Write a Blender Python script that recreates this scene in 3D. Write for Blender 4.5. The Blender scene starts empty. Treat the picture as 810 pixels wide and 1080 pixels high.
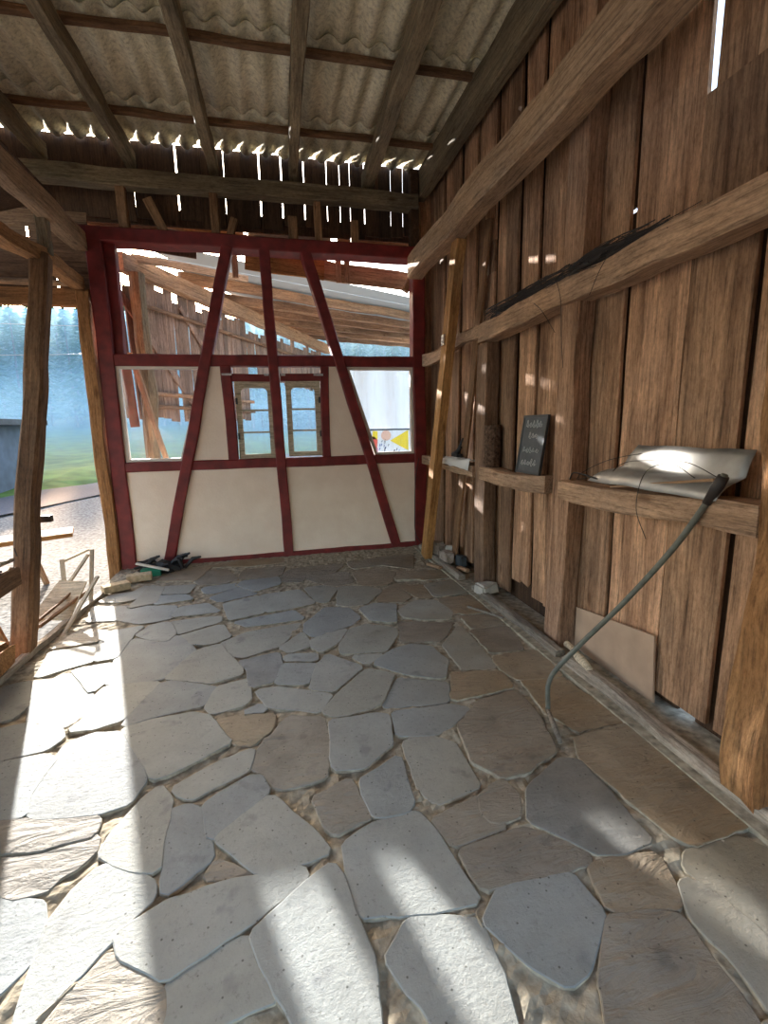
import bpy, bmesh, math, random
from mathutils import Vector, Matrix, noise
random.seed(7)
C = bpy.context.scene.collection
SC = bpy.context.scene
PI = math.pi
def V(*a): return Vector(a)

# ------------------------------------------------------------------ camera
cam_d = bpy.data.cameras.new('camera')
cam = bpy.data.objects.new('camera', cam_d); C.objects.link(cam)
cam_d.sensor_fit = 'VERTICAL'; cam_d.sensor_height = 36.0
cam_d.lens = 500.0 / 1080.0 * 36.0
cam_d.clip_start = 0.02; cam_d.clip_end = 500
_r = Vector((0.974068, -0.225421, -0.019409)); _u = Vector((0.058544, 0.168251, 0.984004)); _f = Vector((0.218550, 0.959623, -0.177085))
m = Matrix((( _r.x, _u.x, -_f.x, 0.0), (_r.y, _u.y, -_f.y, 0.0), (_r.z, _u.z, -_f.z, 1.55), (0, 0, 0, 1)))
cam.matrix_world = m
SC.camera = cam

# ------------------------------------------------------------------ light
SUN_AZ, SUN_EL = -18.0, 15.0          # degrees, azimuth from +Y towards -X
w = bpy.data.worlds.new('sky'); SC.world = w; w.use_nodes = True
nt = w.node_tree; nt.nodes.clear()
out = nt.nodes.new('ShaderNodeOutputWorld'); bg = nt.nodes.new('ShaderNodeBackground'); sky = nt.nodes.new('ShaderNodeTexSky')
sky.sky_type = 'NISHITA'; sky.sun_disc = False; sky.sun_elevation = math.radians(SUN_EL); sky.sun_rotation = math.radians(SUN_AZ)
sky.dust_density = 3.0; sky.air_density = 1.0; sky.ozone_density = 1.0
bg.inputs['Strength'].default_value = 0.80
tint = nt.nodes.new('ShaderNodeMix'); tint.data_type = 'RGBA'; tint.blend_type = 'MULTIPLY'; tint.inputs[0].default_value = 1.0; tint.inputs[7].default_value = (0.95, 0.93, 0.92, 1)
nt.links.new(sky.outputs[0], tint.inputs[6]); nt.links.new(tint.outputs[2], bg.inputs[0]); nt.links.new(bg.outputs[0], out.inputs[0])
sd = bpy.data.lights.new('sun', 'SUN'); sd.energy = 16.5; sd.angle = math.radians(0.7); sd.color = (1.0, 0.96, 0.90)
sun = bpy.data.objects.new('sun', sd); C.objects.link(sun)
a, e = math.radians(SUN_AZ), math.radians(SUN_EL)
sdir = Vector((math.sin(a)*math.cos(e), math.cos(a)*math.cos(e), math.sin(e)))
sun.rotation_euler = sdir.to_track_quat('Z', 'Y').to_euler(); sun.location = sdir*30
SC.view_settings.view_transform = 'Standard'; SC.view_settings.look = 'None'
SC.view_settings.gamma = 1.0; SC.view_settings.use_curve_mapping = False
SC.view_settings.exposure = 0.48

# ------------------------------------------------------------------ materials
def new_mat(name):
    mt = bpy.data.materials.new(name); mt.use_nodes = True
    nt = mt.node_tree; nt.nodes.clear()
    o = nt.nodes.new('ShaderNodeOutputMaterial'); b = nt.nodes.new('ShaderNodeBsdfPrincipled')
    nt.links.new(b.outputs[0], o.inputs[0])
    return mt, nt, b
def N(nt, kind, **kw):
    n = nt.nodes.new(kind)
    for k, v in kw.items():
        if hasattr(n, k): setattr(n, k, v)
        else: n.inputs[k].default_value = v
    return n
def ramp(nt, fac, stops):
    n = nt.nodes.new('ShaderNodeValToRGB'); cr = n.color_ramp
    while len(cr.elements) < len(stops): cr.elements.new(0.5)
    for el, (p, c) in zip(cr.elements, stops):
        el.position = p; el.color = (*c, 1)
    nt.links.new(fac, n.inputs[0]); return n
def mixc(nt, fac, a_, b_, mode='MIX'):
    n = nt.nodes.new('ShaderNodeMix'); n.data_type = 'RGBA'; n.blend_type = mode
    for sock, val in ((n.inputs[0], fac), (n.inputs[6], a_), (n.inputs[7], b_)):
        if hasattr(val, 'is_linked') or hasattr(val, 'links'): nt.links.new(val, sock)
        elif isinstance(val, (int, float)): sock.default_value = val
        else: sock.default_value = (*val, 1)
    return n.outputs[2]
def simple(name, col, rough=0.7, metal=0.0, nscale=0, var=0.25, bump=0.0):
    mt, nt, b = new_mat(name)
    b.inputs['Base Color'].default_value = (*col, 1); b.inputs['Roughness'].default_value = rough; b.inputs['Metallic'].default_value = metal
    if rough > 0.8: b.inputs['Specular IOR Level'].default_value = 0.1
    if nscale:
        tc = N(nt, 'ShaderNodeTexCoord'); n = N(nt, 'ShaderNodeTexNoise', Scale=nscale, Detail=6.0)
        nt.links.new(tc.outputs['Object'], n.inputs['Vector'])
        r = ramp(nt, n.outputs[0], [(0.3, tuple(c*(1-var) for c in col)), (0.7, tuple(min(1, c*(1+var)) for c in col))])
        nt.links.new(r.outputs[0], b.inputs['Base Color'])
        if bump:
            bp = N(nt, 'ShaderNodeBump', Strength=bump, Distance=0.01); nt.links.new(n.outputs[0], bp.inputs['Height']); nt.links.new(bp.outputs[0], b.inputs['Normal'])
    return mt
def wood(name, dark, light, grain='x', island=False, rough=0.8, bump=0.5, knots=True, vary=0.35, streak=1.0):
    mt, nt, b = new_mat(name); b.inputs['Roughness'].default_value = rough; L = nt.links.new
    b.inputs['Specular IOR Level'].default_value = 0.25
    tc = N(nt, 'ShaderNodeTexCoord')
    if island: g = N(nt, 'ShaderNodeNewGeometry'); rnd = g.outputs['Random Per Island']
    else: g = N(nt, 'ShaderNodeObjectInfo'); rnd = g.outputs['Random']
    off = N(nt, 'ShaderNodeVectorMath', operation='MULTIPLY'); off.inputs[1].default_value = (37.0, 61.0, 83.0)
    cmb = N(nt, 'ShaderNodeCombineXYZ')
    for i in range(3): L(rnd, cmb.inputs[i])
    L(cmb.outputs[0], off.inputs[0])
    add = N(nt, 'ShaderNodeVectorMath', operation='ADD'); L(tc.outputs['Object'], add.inputs[0]); L(off.outputs[0], add.inputs[1])
    def mapped(along, across):
        mp = N(nt, 'ShaderNodeMapping'); s = {'x': (along, across, across), 'z': (across, across, along)}[grain]
        mp.inputs['Scale'].default_value = s; L(add.outputs[0], mp.inputs[0]); return mp.outputs[0]
    n1 = N(nt, 'ShaderNodeTexNoise', Scale=1.0, Detail=7.0, Roughness=0.65, Distortion=0.6); L(mapped(0.9, 9.0), n1.inputs['Vector'])
    n2 = N(nt, 'ShaderNodeTexNoise', Scale=1.0, Detail=5.0, Roughness=0.7); L(mapped(3.0, 70.0), n2.inputs['Vector'])
    n3 = N(nt, 'ShaderNodeTexNoise', Scale=1.6, Detail=4.0, Roughness=0.6); L(add.outputs[0], n3.inputs['Vector'])
    r1 = ramp(nt, n1.outputs[0], [(0.28, dark), (0.52, tuple((x+y)/2 for x, y in zip(dark, light))), (0.75, light)])
    r2 = ramp(nt, n2.outputs[0], [(0.3, (1-0.6*streak,)*3), (0.5, (1.0, 1.0, 1.0)), (0.75, (1.25,)*3)])
    c = mixc(nt, 1.0, r1.outputs[0], r2.outputs[0], 'MULTIPLY')
    r3 = ramp(nt, n3.outputs[0], [(0.3, (0.72, 0.72, 0.74)), (0.65, (1.1, 1.06, 1.0))])
    c = mixc(nt, 1.0, c, r3.outputs[0], 'MULTIPLY')
    rv = ramp(nt, rnd, [(0.0, (1-vary,)*3), (0.5, (1.0, 0.98, 0.95)), (1.0, (1+vary*0.6, 1+vary*0.5, 1+vary*0.45))])
    c = mixc(nt, 1.0, c, rv.outputs[0], 'MULTIPLY')
    n5 = N(nt, 'ShaderNodeTexNoise', Scale=1.0, Detail=6.0, Roughness=0.8); L(mapped(22.0, 60.0), n5.inputs['Vector'])
    r5 = ramp(nt, n5.outputs[0], [(0.35, (0.62, 0.58, 0.55)), (0.5, (1, 1, 1)), (0.68, (1.3, 1.3, 1.3))])
    c = mixc(nt, 0.8, c, r5.outputs[0], 'MULTIPLY')
    if knots:
        vo = N(nt, 'ShaderNodeTexVoronoi', Scale=1.0); L(mapped(1.7, 5.0), vo.inputs['Vector'])
        rk = ramp(nt, vo.outputs['Distance'], [(0.05, (0.35, 0.28, 0.22)), (0.13, (1, 1, 1))])
        c = mixc(nt, 0.75, c, rk.outputs[0], 'MULTIPLY')
    L(c, b.inputs['Base Color'])
    ad = N(nt, 'ShaderNodeMath', operation='ADD'); L(n1.outputs[0], ad.inputs[0]); L(n2.outputs[0], ad.inputs[1])
    bp = N(nt, 'ShaderNodeBump', Strength=bump, Distance=0.02); L(ad.outputs[0], bp.inputs['Height']); L(bp.outputs[0], b.inputs['Normal'])
    return mt
M = {}
M['board'] = wood('barn_board', (0.17, 0.088, 0.05), (0.78, 0.49, 0.305), 'z', True, vary=0.45)
M['post'] = wood('old_post_wood', (0.18, 0.10, 0.06), (0.52, 0.335, 0.22))
M['rail'] = wood('pale_rail_wood', (0.30, 0.19, 0.12), (0.62, 0.42, 0.28), vary=0.15)
M['rafter'] = wood('rafter_wood', (0.15, 0.115, 0.07), (0.38, 0.31, 0.205), vary=0.2)
M['dark'] = wood('dark_board_and_gap_shade', (0.045, 0.025, 0.014), (0.13, 0.075, 0.045), 'z', True)
M['yellow'] = wood('yellow_pine', (0.32, 0.15, 0.05), (0.60, 0.34, 0.13), vary=0.1)
M['tan'] = wood('tan_wood', (0.30, 0.18, 0.10), (0.62, 0.43, 0.28), vary=0.2)
M['annexboard'] = wood('weathered_board', (0.16, 0.11, 0.09), (0.42, 0.31, 0.25), 'z', True)
M['brownpost'] = wood('brown_post', (0.14, 0.075, 0.04), (0.38, 0.22, 0.12), vary=0.15)
M['orange'] = wood('orange_bark_wood', (0.28, 0.13, 0.05), (0.60, 0.33, 0.15), bump=1.0)
M['cream_wood'] = wood('weathered_cream_paint', (0.48, 0.40, 0.28), (0.80, 0.72, 0.57), knots=False, vary=0.05)
M['grey_wood'] = wood('grey_wood', (0.22, 0.19, 0.16), (0.50, 0.45, 0.38))
M['red'] = simple('oxide_red_paint', (0.165, 0.014, 0.013), 0.55, nscale=9, var=0.35, bump=0.35)
M['white_trim'] = simple('white_trim', (0.72, 0.66, 0.58), 0.6, nscale=8, var=0.08)
M['black'] = simple('black_stuff', (0.018, 0.018, 0.02), 0.6)
M['wire'] = simple('dark_wire', (0.03, 0.022, 0.018), 0.6)
M['green'] = simple('green_plastic', (0.02, 0.22, 0.13), 0.4)
M['brick'] = simple('sand_brick', (0.50, 0.40, 0.27), 0.9, nscale=30, var=0.25, bump=0.5)
M['block'] = simple('grey_block', (0.36, 0.29, 0.24), 0.9, nscale=30, var=0.3, bump=0.5)
M['stone'] = simple('pale_stone', (0.50, 0.46, 0.40), 0.85, nscale=14, var=0.2, bump=0.4)
M['tin'] = simple('grey_tin', (0.33, 0.32, 0.30), 0.42, 0.5, nscale=6, var=0.3, bump=0.2)
M['conduit'] = simple('grey_green_conduit', (0.11, 0.11, 0.085), 0.5, nscale=20, var=0.3)
M['slate'] = simple('slate_grey', (0.062, 0.070, 0.075), 0.7, nscale=12, var=0.3)
M['frame_black'] = simple('black_frame', (0.035, 0.037, 0.04), 0.5)
M['chalk'] = simple('chalk', (0.62, 0.62, 0.6), 0.9)
M['bark'] = simple('bark', (0.12, 0.075, 0.05), 0.95, nscale=40, var=0.6, bump=1.0)
M['metal'] = simple('zinc', (0.55, 0.55, 0.56), 0.35, 0.8, nscale=30, var=0.2)
M['panelboard'] = simple('tan_hardboard', (0.46, 0.32, 0.22), 0.8, nscale=7, var=0.12, bump=0.1)
M['cloth'] = simple('white_sheeting', (0.75, 0.72, 0.68), 0.7)
M['white'] = simple('white_paint', (0.80, 0.80, 0.78), 0.6, nscale=1.5, var=0.06)
M['bluegrey'] = simple('blue_grey_cladding', (0.09, 0.12, 0.16), 0.7, nscale=3, var=0.25)
M['asbest'] = None

def plaster():
    mt, nt, b = new_mat('cream_plaster'); L = nt.links.new; b.inputs['Roughness'].default_value = 0.92
    tc = N(nt, 'ShaderNodeTexCoord')
    n = N(nt, 'ShaderNodeTexNoise', Scale=3.5, Detail=8.0, Roughness=0.6); L(tc.outputs['Object'], n.inputs['Vector'])
    n2 = N(nt, 'ShaderNodeTexNoise', Scale=45.0, Detail=3.0); L(tc.outputs['Object'], n2.inputs['Vector'])
    r = ramp(nt, n.outputs[0], [(0.3, (0.86, 0.70, 0.56)), (0.65, (0.94, 0.79, 0.65))]); L(r.outputs[0], b.inputs['Base Color'])
    ad = N(nt, 'ShaderNodeMath', operation='MULTIPLY_ADD'); L(n.outputs[0], ad.inputs[0]); ad.inputs[1].default_value = 3.0; L(n2.outputs[0], ad.inputs[2])
    bp = N(nt, 'ShaderNodeBump', Strength=0.25, Distance=0.01); L(ad.outputs[0], bp.inputs['Height']); L(bp.outputs[0], b.inputs['Normal'])
    return mt
M['plaster'] = plaster()
def stone_mat(name, base, var, rough_bump, fine, tint):
    mt, nt, b = new_mat(name); L = nt.links.new; b.inputs['Roughness'].default_value = 0.72; b.inputs['Specular IOR Level'].default_value = 0.3
    tc = N(nt, 'ShaderNodeTexCoord'); g = N(nt, 'ShaderNodeNewGeometry')
    n = N(nt, 'ShaderNodeTexNoise', Scale=4.0, Detail=9.0, Roughness=0.62, Distortion=0.3); L(tc.outputs['Object'], n.inputs['Vector'])
    n2 = N(nt, 'ShaderNodeTexNoise', Scale=fine, Detail=6.0, Roughness=0.75); L(tc.outputs['Object'], n2.inputs['Vector'])
    r = ramp(nt, n.outputs[0], [(0.25, tuple(c*(1-var) for c in base)), (0.5, base), (0.75, tuple(c*(1+var) for c in base))])
    rv = ramp(nt, g.outputs['Random Per Island'], [(0.0, (0.80, 0.82, 0.86)), (0.35, (0.97, 1.0, 1.04)), (0.7, (1.08, 1.05, 1.0)), (1.0, tint)])
    c = mixc(nt, 1.0, r.outputs[0], rv.outputs[0], 'MULTIPLY')
    r2 = ramp(nt, n2.outputs[0], [(0.28, (0.62, 0.60, 0.58)), (0.42, (1, 1, 1)), (0.8, (1.08, 1.08, 1.06))])
    c = mixc(nt, 1.0, c, r2.outputs[0], 'MULTIPLY')
    vo = N(nt, 'ShaderNodeTexVoronoi', Scale=26.0, Randomness=1.0); L(tc.outputs['Object'], vo.inputs['Vector'])
    rk = ramp(nt, vo.outputs['Distance'], [(0.06, (0.25, 0.23, 0.21)), (0.12, (1, 1, 1))])
    c = mixc(nt, 0.8, c, rk.outputs[0], 'MULTIPLY')
    n6 = N(nt, 'ShaderNodeTexNoise', Scale=7.0, Detail=3.0, Roughness=0.5); L(tc.outputs['Object'], n6.inputs['Vector'])
    r6 = ramp(nt, n6.outputs[0], [(0.62, (1, 1, 1)), (0.70, (0.70, 0.70, 0.73))]); c = mixc(nt, 0.8, c, r6.outputs[0], 'MULTIPLY')
    # brown-earth dust and large dark wear blotches
    n4 = N(nt, 'ShaderNodeTexNoise', Scale=1.3, Detail=3.0); L(tc.outputs['Object'], n4.inputs['Vector'])
    sx = N(nt, 'ShaderNodeSeparateXYZ'); L(tc.outputs['Object'], sx.inputs[0])
    mx = N(nt, 'ShaderNodeMapRange'); mx.inputs[1].default_value = -0.2; mx.inputs[2].default_value = 1.6; L(sx.outputs[0], mx.inputs[0])
    my = N(nt, 'ShaderNodeMapRange'); my.inputs[1].default_value = 4.7; my.inputs[2].default_value = 5.6; L(sx.outputs[1], my.inputs[0])
    mm = N(nt, 'ShaderNodeMath', operation='MAXIMUM'); L(mx.outputs[0], mm.inputs[0]); L(my.outputs[0], mm.inputs[1])
    mu = N(nt, 'ShaderNodeMath', operation='MULTIPLY'); L(mm.outputs[0], mu.inputs[0])
    rr = ramp(nt, n4.outputs[0], [(0.3, (0.35,)*3), (0.6, (1, 1, 1))]); L(rr.outputs[0], mu.inputs[1])
    c = mixc(nt, mu.outputs[0], c, mixc(nt, 1.0, c, (0.74, 0.60, 0.45), 'MULTIPLY'))
    L(c, b.inputs['Base Color'])
    mp = N(nt, 'ShaderNodeMapping'); mp.inputs['Rotation'].default_value = (0, 0, 0.7); mp.inputs['Scale'].default_value = (3.0, 9.0, 6.0); L(tc.outputs['Object'], mp.inputs[0])
    n3 = N(nt, 'ShaderNodeTexNoise', Scale=1.6, Detail=8.0, Roughness=0.6, Distortion=0.8); L(mp.outputs[0], n3.inputs['Vector'])
    b1 = N(nt, 'ShaderNodeBump', Strength=rough_bump, Distance=0.03); L(n3.outputs[0], b1.inputs['Height'])
    b2 = N(nt, 'ShaderNodeBump', Strength=0.5, Distance=0.008); L(n2.outputs[0], b2.inputs['Height']); L(b1.outputs[0], b2.inputs['Normal'])
    L(b2.outputs[0], b.inputs['Normal'])
    return mt
M['flag'] = stone_mat('smooth_flagstone', (0.34, 0.362, 0.358), 0.17, 0.09, 48.0, (0.95, 0.92, 0.86))
M['flagrough'] = stone_mat('cleft_sandstone', (0.325, 0.295, 0.25), 0.24, 0.9, 40.0, (1.1, 1.0, 0.85))
M['flagdark'] = stone_mat('blue_grey_flagstone', (0.25, 0.265, 0.275), 0.25, 0.2, 55.0, (0.9, 0.95, 1.0))
M['mortar'] = simple('sandy_mortar', (0.36, 0.315, 0.24), 0.95, nscale=24, var=0.42, bump=1.0)
def sheet_mat():
    mt, nt, b = new_mat('fibre_cement_sheet'); L = nt.links.new; b.inputs['Roughness'].default_value = 0.9
    tc = N(nt, 'ShaderNodeTexCoord')
    mp = N(nt, 'ShaderNodeMapping'); mp.inputs['Scale'].default_value = (7.0, 1.2, 1.0); L(tc.outputs['Object'], mp.inputs[0])
    n = N(nt, 'ShaderNodeTexNoise', Scale=1.0, Detail=8.0, Roughness=0.65, Distortion=0.4); L(mp.outputs[0], n.inputs['Vector'])
    n2 = N(nt, 'ShaderNodeTexNoise', Scale=30.0, Detail=7.0, Roughness=0.8); L(tc.outputs['Object'], n2.inputs['Vector'])
    r = ramp(nt, n.outputs[0], [(0.28, (0.50, 0.42, 0.28)), (0.5, (0.74, 0.66, 0.48)), (0.72, (0.90, 0.83, 0.66))])
    r2 = ramp(nt, n2.outputs[0], [(0.35, (0.58, 0.55, 0.48)), (0.5, (0.98, 0.98, 0.96)), (0.65, (1.2, 1.2, 1.15))])
    L(mixc(nt, 1.0, r.outputs[0], r2.outputs[0], 'MULTIPLY'), b.inputs['Base Color'])
    bp = N(nt, 'ShaderNodeBump', Strength=0.3, Distance=0.01); L(n2.outputs[0], bp.inputs['Height']); L(bp.outputs[0], b.inputs['Normal'])
    return mt
M['sheet'] = sheet_mat()
def glass_mat():
    mt, nt, b = new_mat('dusty_window_glass'); nt.nodes.remove(b); L = nt.links.new
    o = [n for n in nt.nodes if n.type == 'OUTPUT_MATERIAL'][0]
    t = N(nt, 'ShaderNodeBsdfTransparent'); t.inputs[0].default_value = (0.96, 0.98, 1.0, 1)
    g = N(nt, 'ShaderNodeBsdfGlossy', Roughness=0.02); fr = N(nt, 'ShaderNodeFresnel', IOR=1.45)
    mx = N(nt, 'ShaderNodeMixShader'); L(fr.outputs[0], mx.inputs[0]); L(t.outputs[0], mx.inputs[1]); L(g.outputs[0], mx.inputs[2])
    d = N(nt, 'ShaderNodeBsdfDiffuse'); d.inputs[0].default_value = (0.8, 0.85, 0.9, 1)
    tc = N(nt, 'ShaderNodeTexCoord'); mp = N(nt, 'ShaderNodeMapping'); mp.inputs['Scale'].default_value = (30, 30, 4); L(tc.outputs['Object'], mp.inputs[0])
    n = N(nt, 'ShaderNodeTexNoise', Scale=1.0, Detail=4.0); L(mp.outputs[0], n.inputs['Vector'])
    r = ramp(nt, n.outputs[0], [(0.5, (0.01,)*3), (0.75, (0.07,)*3)])
    m2 = N(nt, 'ShaderNodeMixShader'); L(r.outputs[0], m2.inputs[0]); L(mx.outputs[0], m2.inputs[1]); L(d.outputs[0], m2.inputs[2]); L(m2.outputs[0], o.inputs[0])
    return mt
M['glass'] = glass_mat()
def translucent(name, col, k=0.5):
    mt, nt, b = new_mat(name); L = nt.links.new
    o = [n for n in nt.nodes if n.type == 'OUTPUT_MATERIAL'][0]
    b.inputs['Base Color'].default_value = (*col, 1); b.inputs['Roughness'].default_value = 0.6
    t = N(nt, 'ShaderNodeBsdfTranslucent'); t.inputs[0].default_value = (*col, 1)
    mx = N(nt, 'ShaderNodeMixShader'); mx.inputs[0].default_value = k; L(b.outputs[0], mx.inputs[1]); L(t.outputs[0], mx.inputs[2]); L(mx.outputs[0], o.inputs[0])
    return mt
M['tarp_white'] = translucent('white_tarpaulin', (0.50, 0.55, 0.60), 0.10)
M['polysheet'] = translucent('milky_roof_sheet', (0.50, 0.55, 0.57), 0.18)
M['leaf'] = translucent('conifer_foliage', (0.10, 0.20, 0.09), 0.35)
M['leaf2'] = translucent('pale_foliage', (0.22, 0.32, 0.12), 0.45)
M['trunk'] = simple('forest_trunk', (0.26, 0.22, 0.18), 0.9, nscale=10, var=0.4)
M['gravel'] = simple('yard_gravel', (0.17, 0.17, 0.165), 0.95, nscale=22, var=0.75, bump=1.0)
M['asphalt'] = simple('asphalt', (0.085, 0.095, 0.115), 0.85, nscale=20, var=0.25, bump=0.5)
M['hill'] = simple('wooded_hill', (0.05, 0.09, 0.05), 0.95, nscale=0.35, var=0.7)
M['grass'] = simple('meadow_grass', (0.07, 0.14, 0.035), 0.9, nscale=1.2, var=0.5, bump=1.0)

# ------------------------------------------------------------------ helpers
def link(name, bm, mat, parent=None, loc=None, mw=None, smooth=False):
    me = bpy.data.meshes.new(name); bmesh.ops.recalc_face_normals(bm, faces=bm.faces); bm.to_mesh(me); bm.free()
    for mt in (mat if isinstance(mat, (list, tuple)) else [mat]): me.materials.append(mt)
    if smooth:
        for p in me.polygons: p.use_smooth = True
    o = bpy.data.objects.new(name, me); C.objects.link(o)
    if parent is not None: o.parent = parent
    if mw is not None: o.matrix_local = mw
    if loc is not None: o.location = loc
    return o
def tag(o, label=None, cat=None, group=None, kind=None):
    if label: o['label'] = label
    if cat: o['category'] = cat
    if group: o['group'] = group
    if kind: o['kind'] = kind
    return o
def empty(name, loc=(0, 0, 0), label=None, cat=None, group=None, kind=None, rotz=0):
    o = bpy.data.objects.new(name, None); C.objects.link(o); o.location = loc; o.rotation_euler = (0, 0, rotz); o.empty_display_size = 0.1
    return tag(o, label, cat, group, kind)
def sub(a_, p):      # world -> parent-local for parents that are unrotated empties
    return Vector(a_) - (p.location if p is not None else Vector((0, 0, 0)))
def box_bm(bm, x0, x1, y0, y1, z0, z1, mi=0, mat=None):
    vs = [bm.verts.new((x, y, z)) for x in (x0, x1) for y in (y0, y1) for z in (z0, z1)]
    if mat is not None:
        for v in vs: v.co = mat @ v.co
    for f in ((0, 1, 3, 2), (4, 6, 7, 5), (0, 4, 5, 1), (2, 3, 7, 6), (0, 2, 6, 4), (1, 5, 7, 3)):
        bm.faces.new([vs[i] for i in f]).material_index = mi
    return vs
def frame_of(p0, p1, up=(0, 0, 1)):
    x = (p1-p0).normalized(); up = Vector(up)
    y = up.cross(x); 
    if y.length < 1e-4: y = Vector((0, 1, 0)).cross(x)
    y.normalize(); z = x.cross(y)
    return Matrix(((x.x, y.x, z.x, p0.x), (x.y, y.y, z.y, p0.y), (x.z, y.z, z.z, p0.z), (0, 0, 0, 1)))
def timber_bm(bm, Lh, w, h, wob=0.005, seg=0.12, bev=0.008, taper=1.0, mat=None, bow=0.0, seed=None):
    s = random.random()*100 if seed is None else seed
    n = max(2, int(Lh/seg)+1); rings = []
    for i in range(n):
        t = i/(n-1); k = 1+(taper-1)*t; hw, hh = w/2*k, h/2*k; b = min(bev, hw*0.6, hh*0.6)
        pts = [(-hw+b, -hh), (hw-b, -hh), (hw, -hh+b), (hw, hh-b), (hw-b, hh), (-hw+b, hh), (-hw, hh-b), (-hw, -hh+b)]
        ring = []
        cy = wob*1.5*noise.noise(Vector((s, i*seg*1.3, 0))); cz = wob*1.5*noise.noise(Vector((0, s, i*seg*1.3)))+bow*4*t*(1-t)
        for j, (y, z) in enumerate(pts):
            dy = wob*noise.noise(Vector((s+j//2*3.1, i*seg*3, 5))); dz = wob*noise.noise(Vector((s+j//2*3.1, i*seg*3, 9)))
            v = Vector((t*Lh, y+dy+cy, z+dz+cz)); ring.append(bm.verts.new(mat @ v if mat is not None else v))
        rings.append(ring)
    for a_, b_ in zip(rings, rings[1:]):
        for j in range(8): bm.faces.new((a_[j], a_[(j+1) % 8], b_[(j+1) % 8], b_[j]))
    bm.faces.new(rings[0][::-1]); bm.faces.new(rings[-1])
def timber(name, p0, p1, w, h, mat, parent=None, up=(0, 0, 1), **kw):
    p0, p1 = Vector(p0), Vector(p1)
    if parent is not None: p0, p1 = sub(p0, parent), sub(p1, parent)
    bm = bmesh.new(); timber_bm(bm, (p1-p0).length, w, h, **kw)
    return link(name, bm, mat, parent, mw=frame_of(p0, p1, up))
def tube_bm(bm, pts, r, n=8, closed_ends=True):
    pts = [Vector(p) for p in pts]; rings = []; rr = r if isinstance(r, (list, tuple)) else [r]*len(pts)
    ref = Vector((0.3, 0.2, 1)).normalized()
    for i, p in enumerate(pts):
        d = (pts[min(i+1, len(pts)-1)]-pts[max(i-1, 0)]).normalized()
        y = ref.cross(d)
        if y.length < 0.05: y = Vector((1, 0, 0)).cross(d)
        y.normalize(); z = d.cross(y)
        rings.append([bm.verts.new(p+rr[i]*(math.cos(2*PI*k/n)*y+math.sin(2*PI*k/n)*z)) for k in range(n)])
    for a_, b_ in zip(rings, rings[1:]):
        for j in range(n): bm.faces.new((a_[j], a_[(j+1) % n], b_[(j+1) % n], b_[j]))
    if closed_ends: bm.faces.new(rings[0][::-1]); bm.faces.new(rings[-1])
def tube(name, pts, r, mat, parent=None, n=8, smooth=True):
    o = Vector(pts[0]) if parent is None else (parent.location.copy())
    bm = bmesh.new(); tube_bm(bm, [Vector(p)-o for p in pts], r, n)
    return link(name, bm, mat, parent, loc=o if parent is None else None, smooth=smooth)
def spline(ctrl, n=8):
    P = [Vector(c) for c in ctrl]; P = [2*P[0]-P[1]]+P+[2*P[-1]-P[-2]]; o = []
    for i in range(1, len(P)-2):
        for k in range(n):
            t = k/n; a_, b_, c, d = P[i-1:i+3]
            o.append(0.5*((2*b_)+(c-a_)*t+(2*a_-5*b_+4*c-d)*t*t+(3*b_-a_-3*c+d)*t**3))
    o.append(P[-2]); return o
def board_bm(bm, p0, p1, nrm, w, th, edge=0.008, seg=0.15, ragged=0.0, mi=0, w1=None, warp=0.0):
    """a wavy-edged board from p0 to p1 (centre of its front face); nrm points out of the front face"""
    p0, p1, nrm = Vector(p0), Vector(p1), Vector(nrm).normalized(); d = p1-p0; Lh = d.length; d.normalize()
    s = d.cross(nrm).normalized(); sd_ = random.random()*90; n = max(2, int(Lh/seg)+1); rings = []; w1 = w if w1 is None else w1
    for i in range(n):
        t = i/(n-1); ww = (w+(w1-w)*t)/2; c = p0+d*(Lh*t)+nrm*(warp*noise.noise(Vector((sd_, t*2, 3))))
        a_ = ww+edge*noise.noise(Vector((sd_, i*seg*1.6, 1))); b_ = ww+edge*noise.noise(Vector((sd_, i*seg*1.6, 7)))
        cup = 0.004*noise.noise(Vector((sd_, i*seg, 11)))
        rings.append([bm.verts.new(q) for q in (c-s*a_-nrm*0.004, c-s*a_*0.93+nrm*cup, c+s*b_*0.93+nrm*cup, c+s*b_-nrm*0.004, c+s*b_-nrm*th, c-s*a_-nrm*th)])
    if ragged:
        for q in rings[0]: q.co += d*random.uniform(-ragged, ragged)
        for q in rings[-1]: q.co += d*random.uniform(-ragged, ragged)*0.5
    for a_, b_ in zip(rings, rings[1:]):
        for j in range(6): bm.faces.new((a_[j], a_[(j+1) % 6], b_[(j+1) % 6], b_[j])).material_index = mi
    bm.faces.new(rings[0][::-1]).material_index = mi; bm.faces.new(rings[-1]).material_index = mi
def prism_bm(bm, poly, y0, y1, mi=0):
    """polygon in x,z extruded from y0 to y1"""
    a_ = [bm.verts.new((x, y0, z)) for x, z in poly]; b_ = [bm.verts.new((x, y1, z)) for x, z in poly]; n = len(poly)
    bm.faces.new(a_).material_index = mi; bm.faces.new(b_[::-1]).material_index = mi
    for i in range(n): bm.faces.new((a_[i], b_[i], b_[(i+1) % n], a_[(i+1) % n])).material_index = mi
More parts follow.
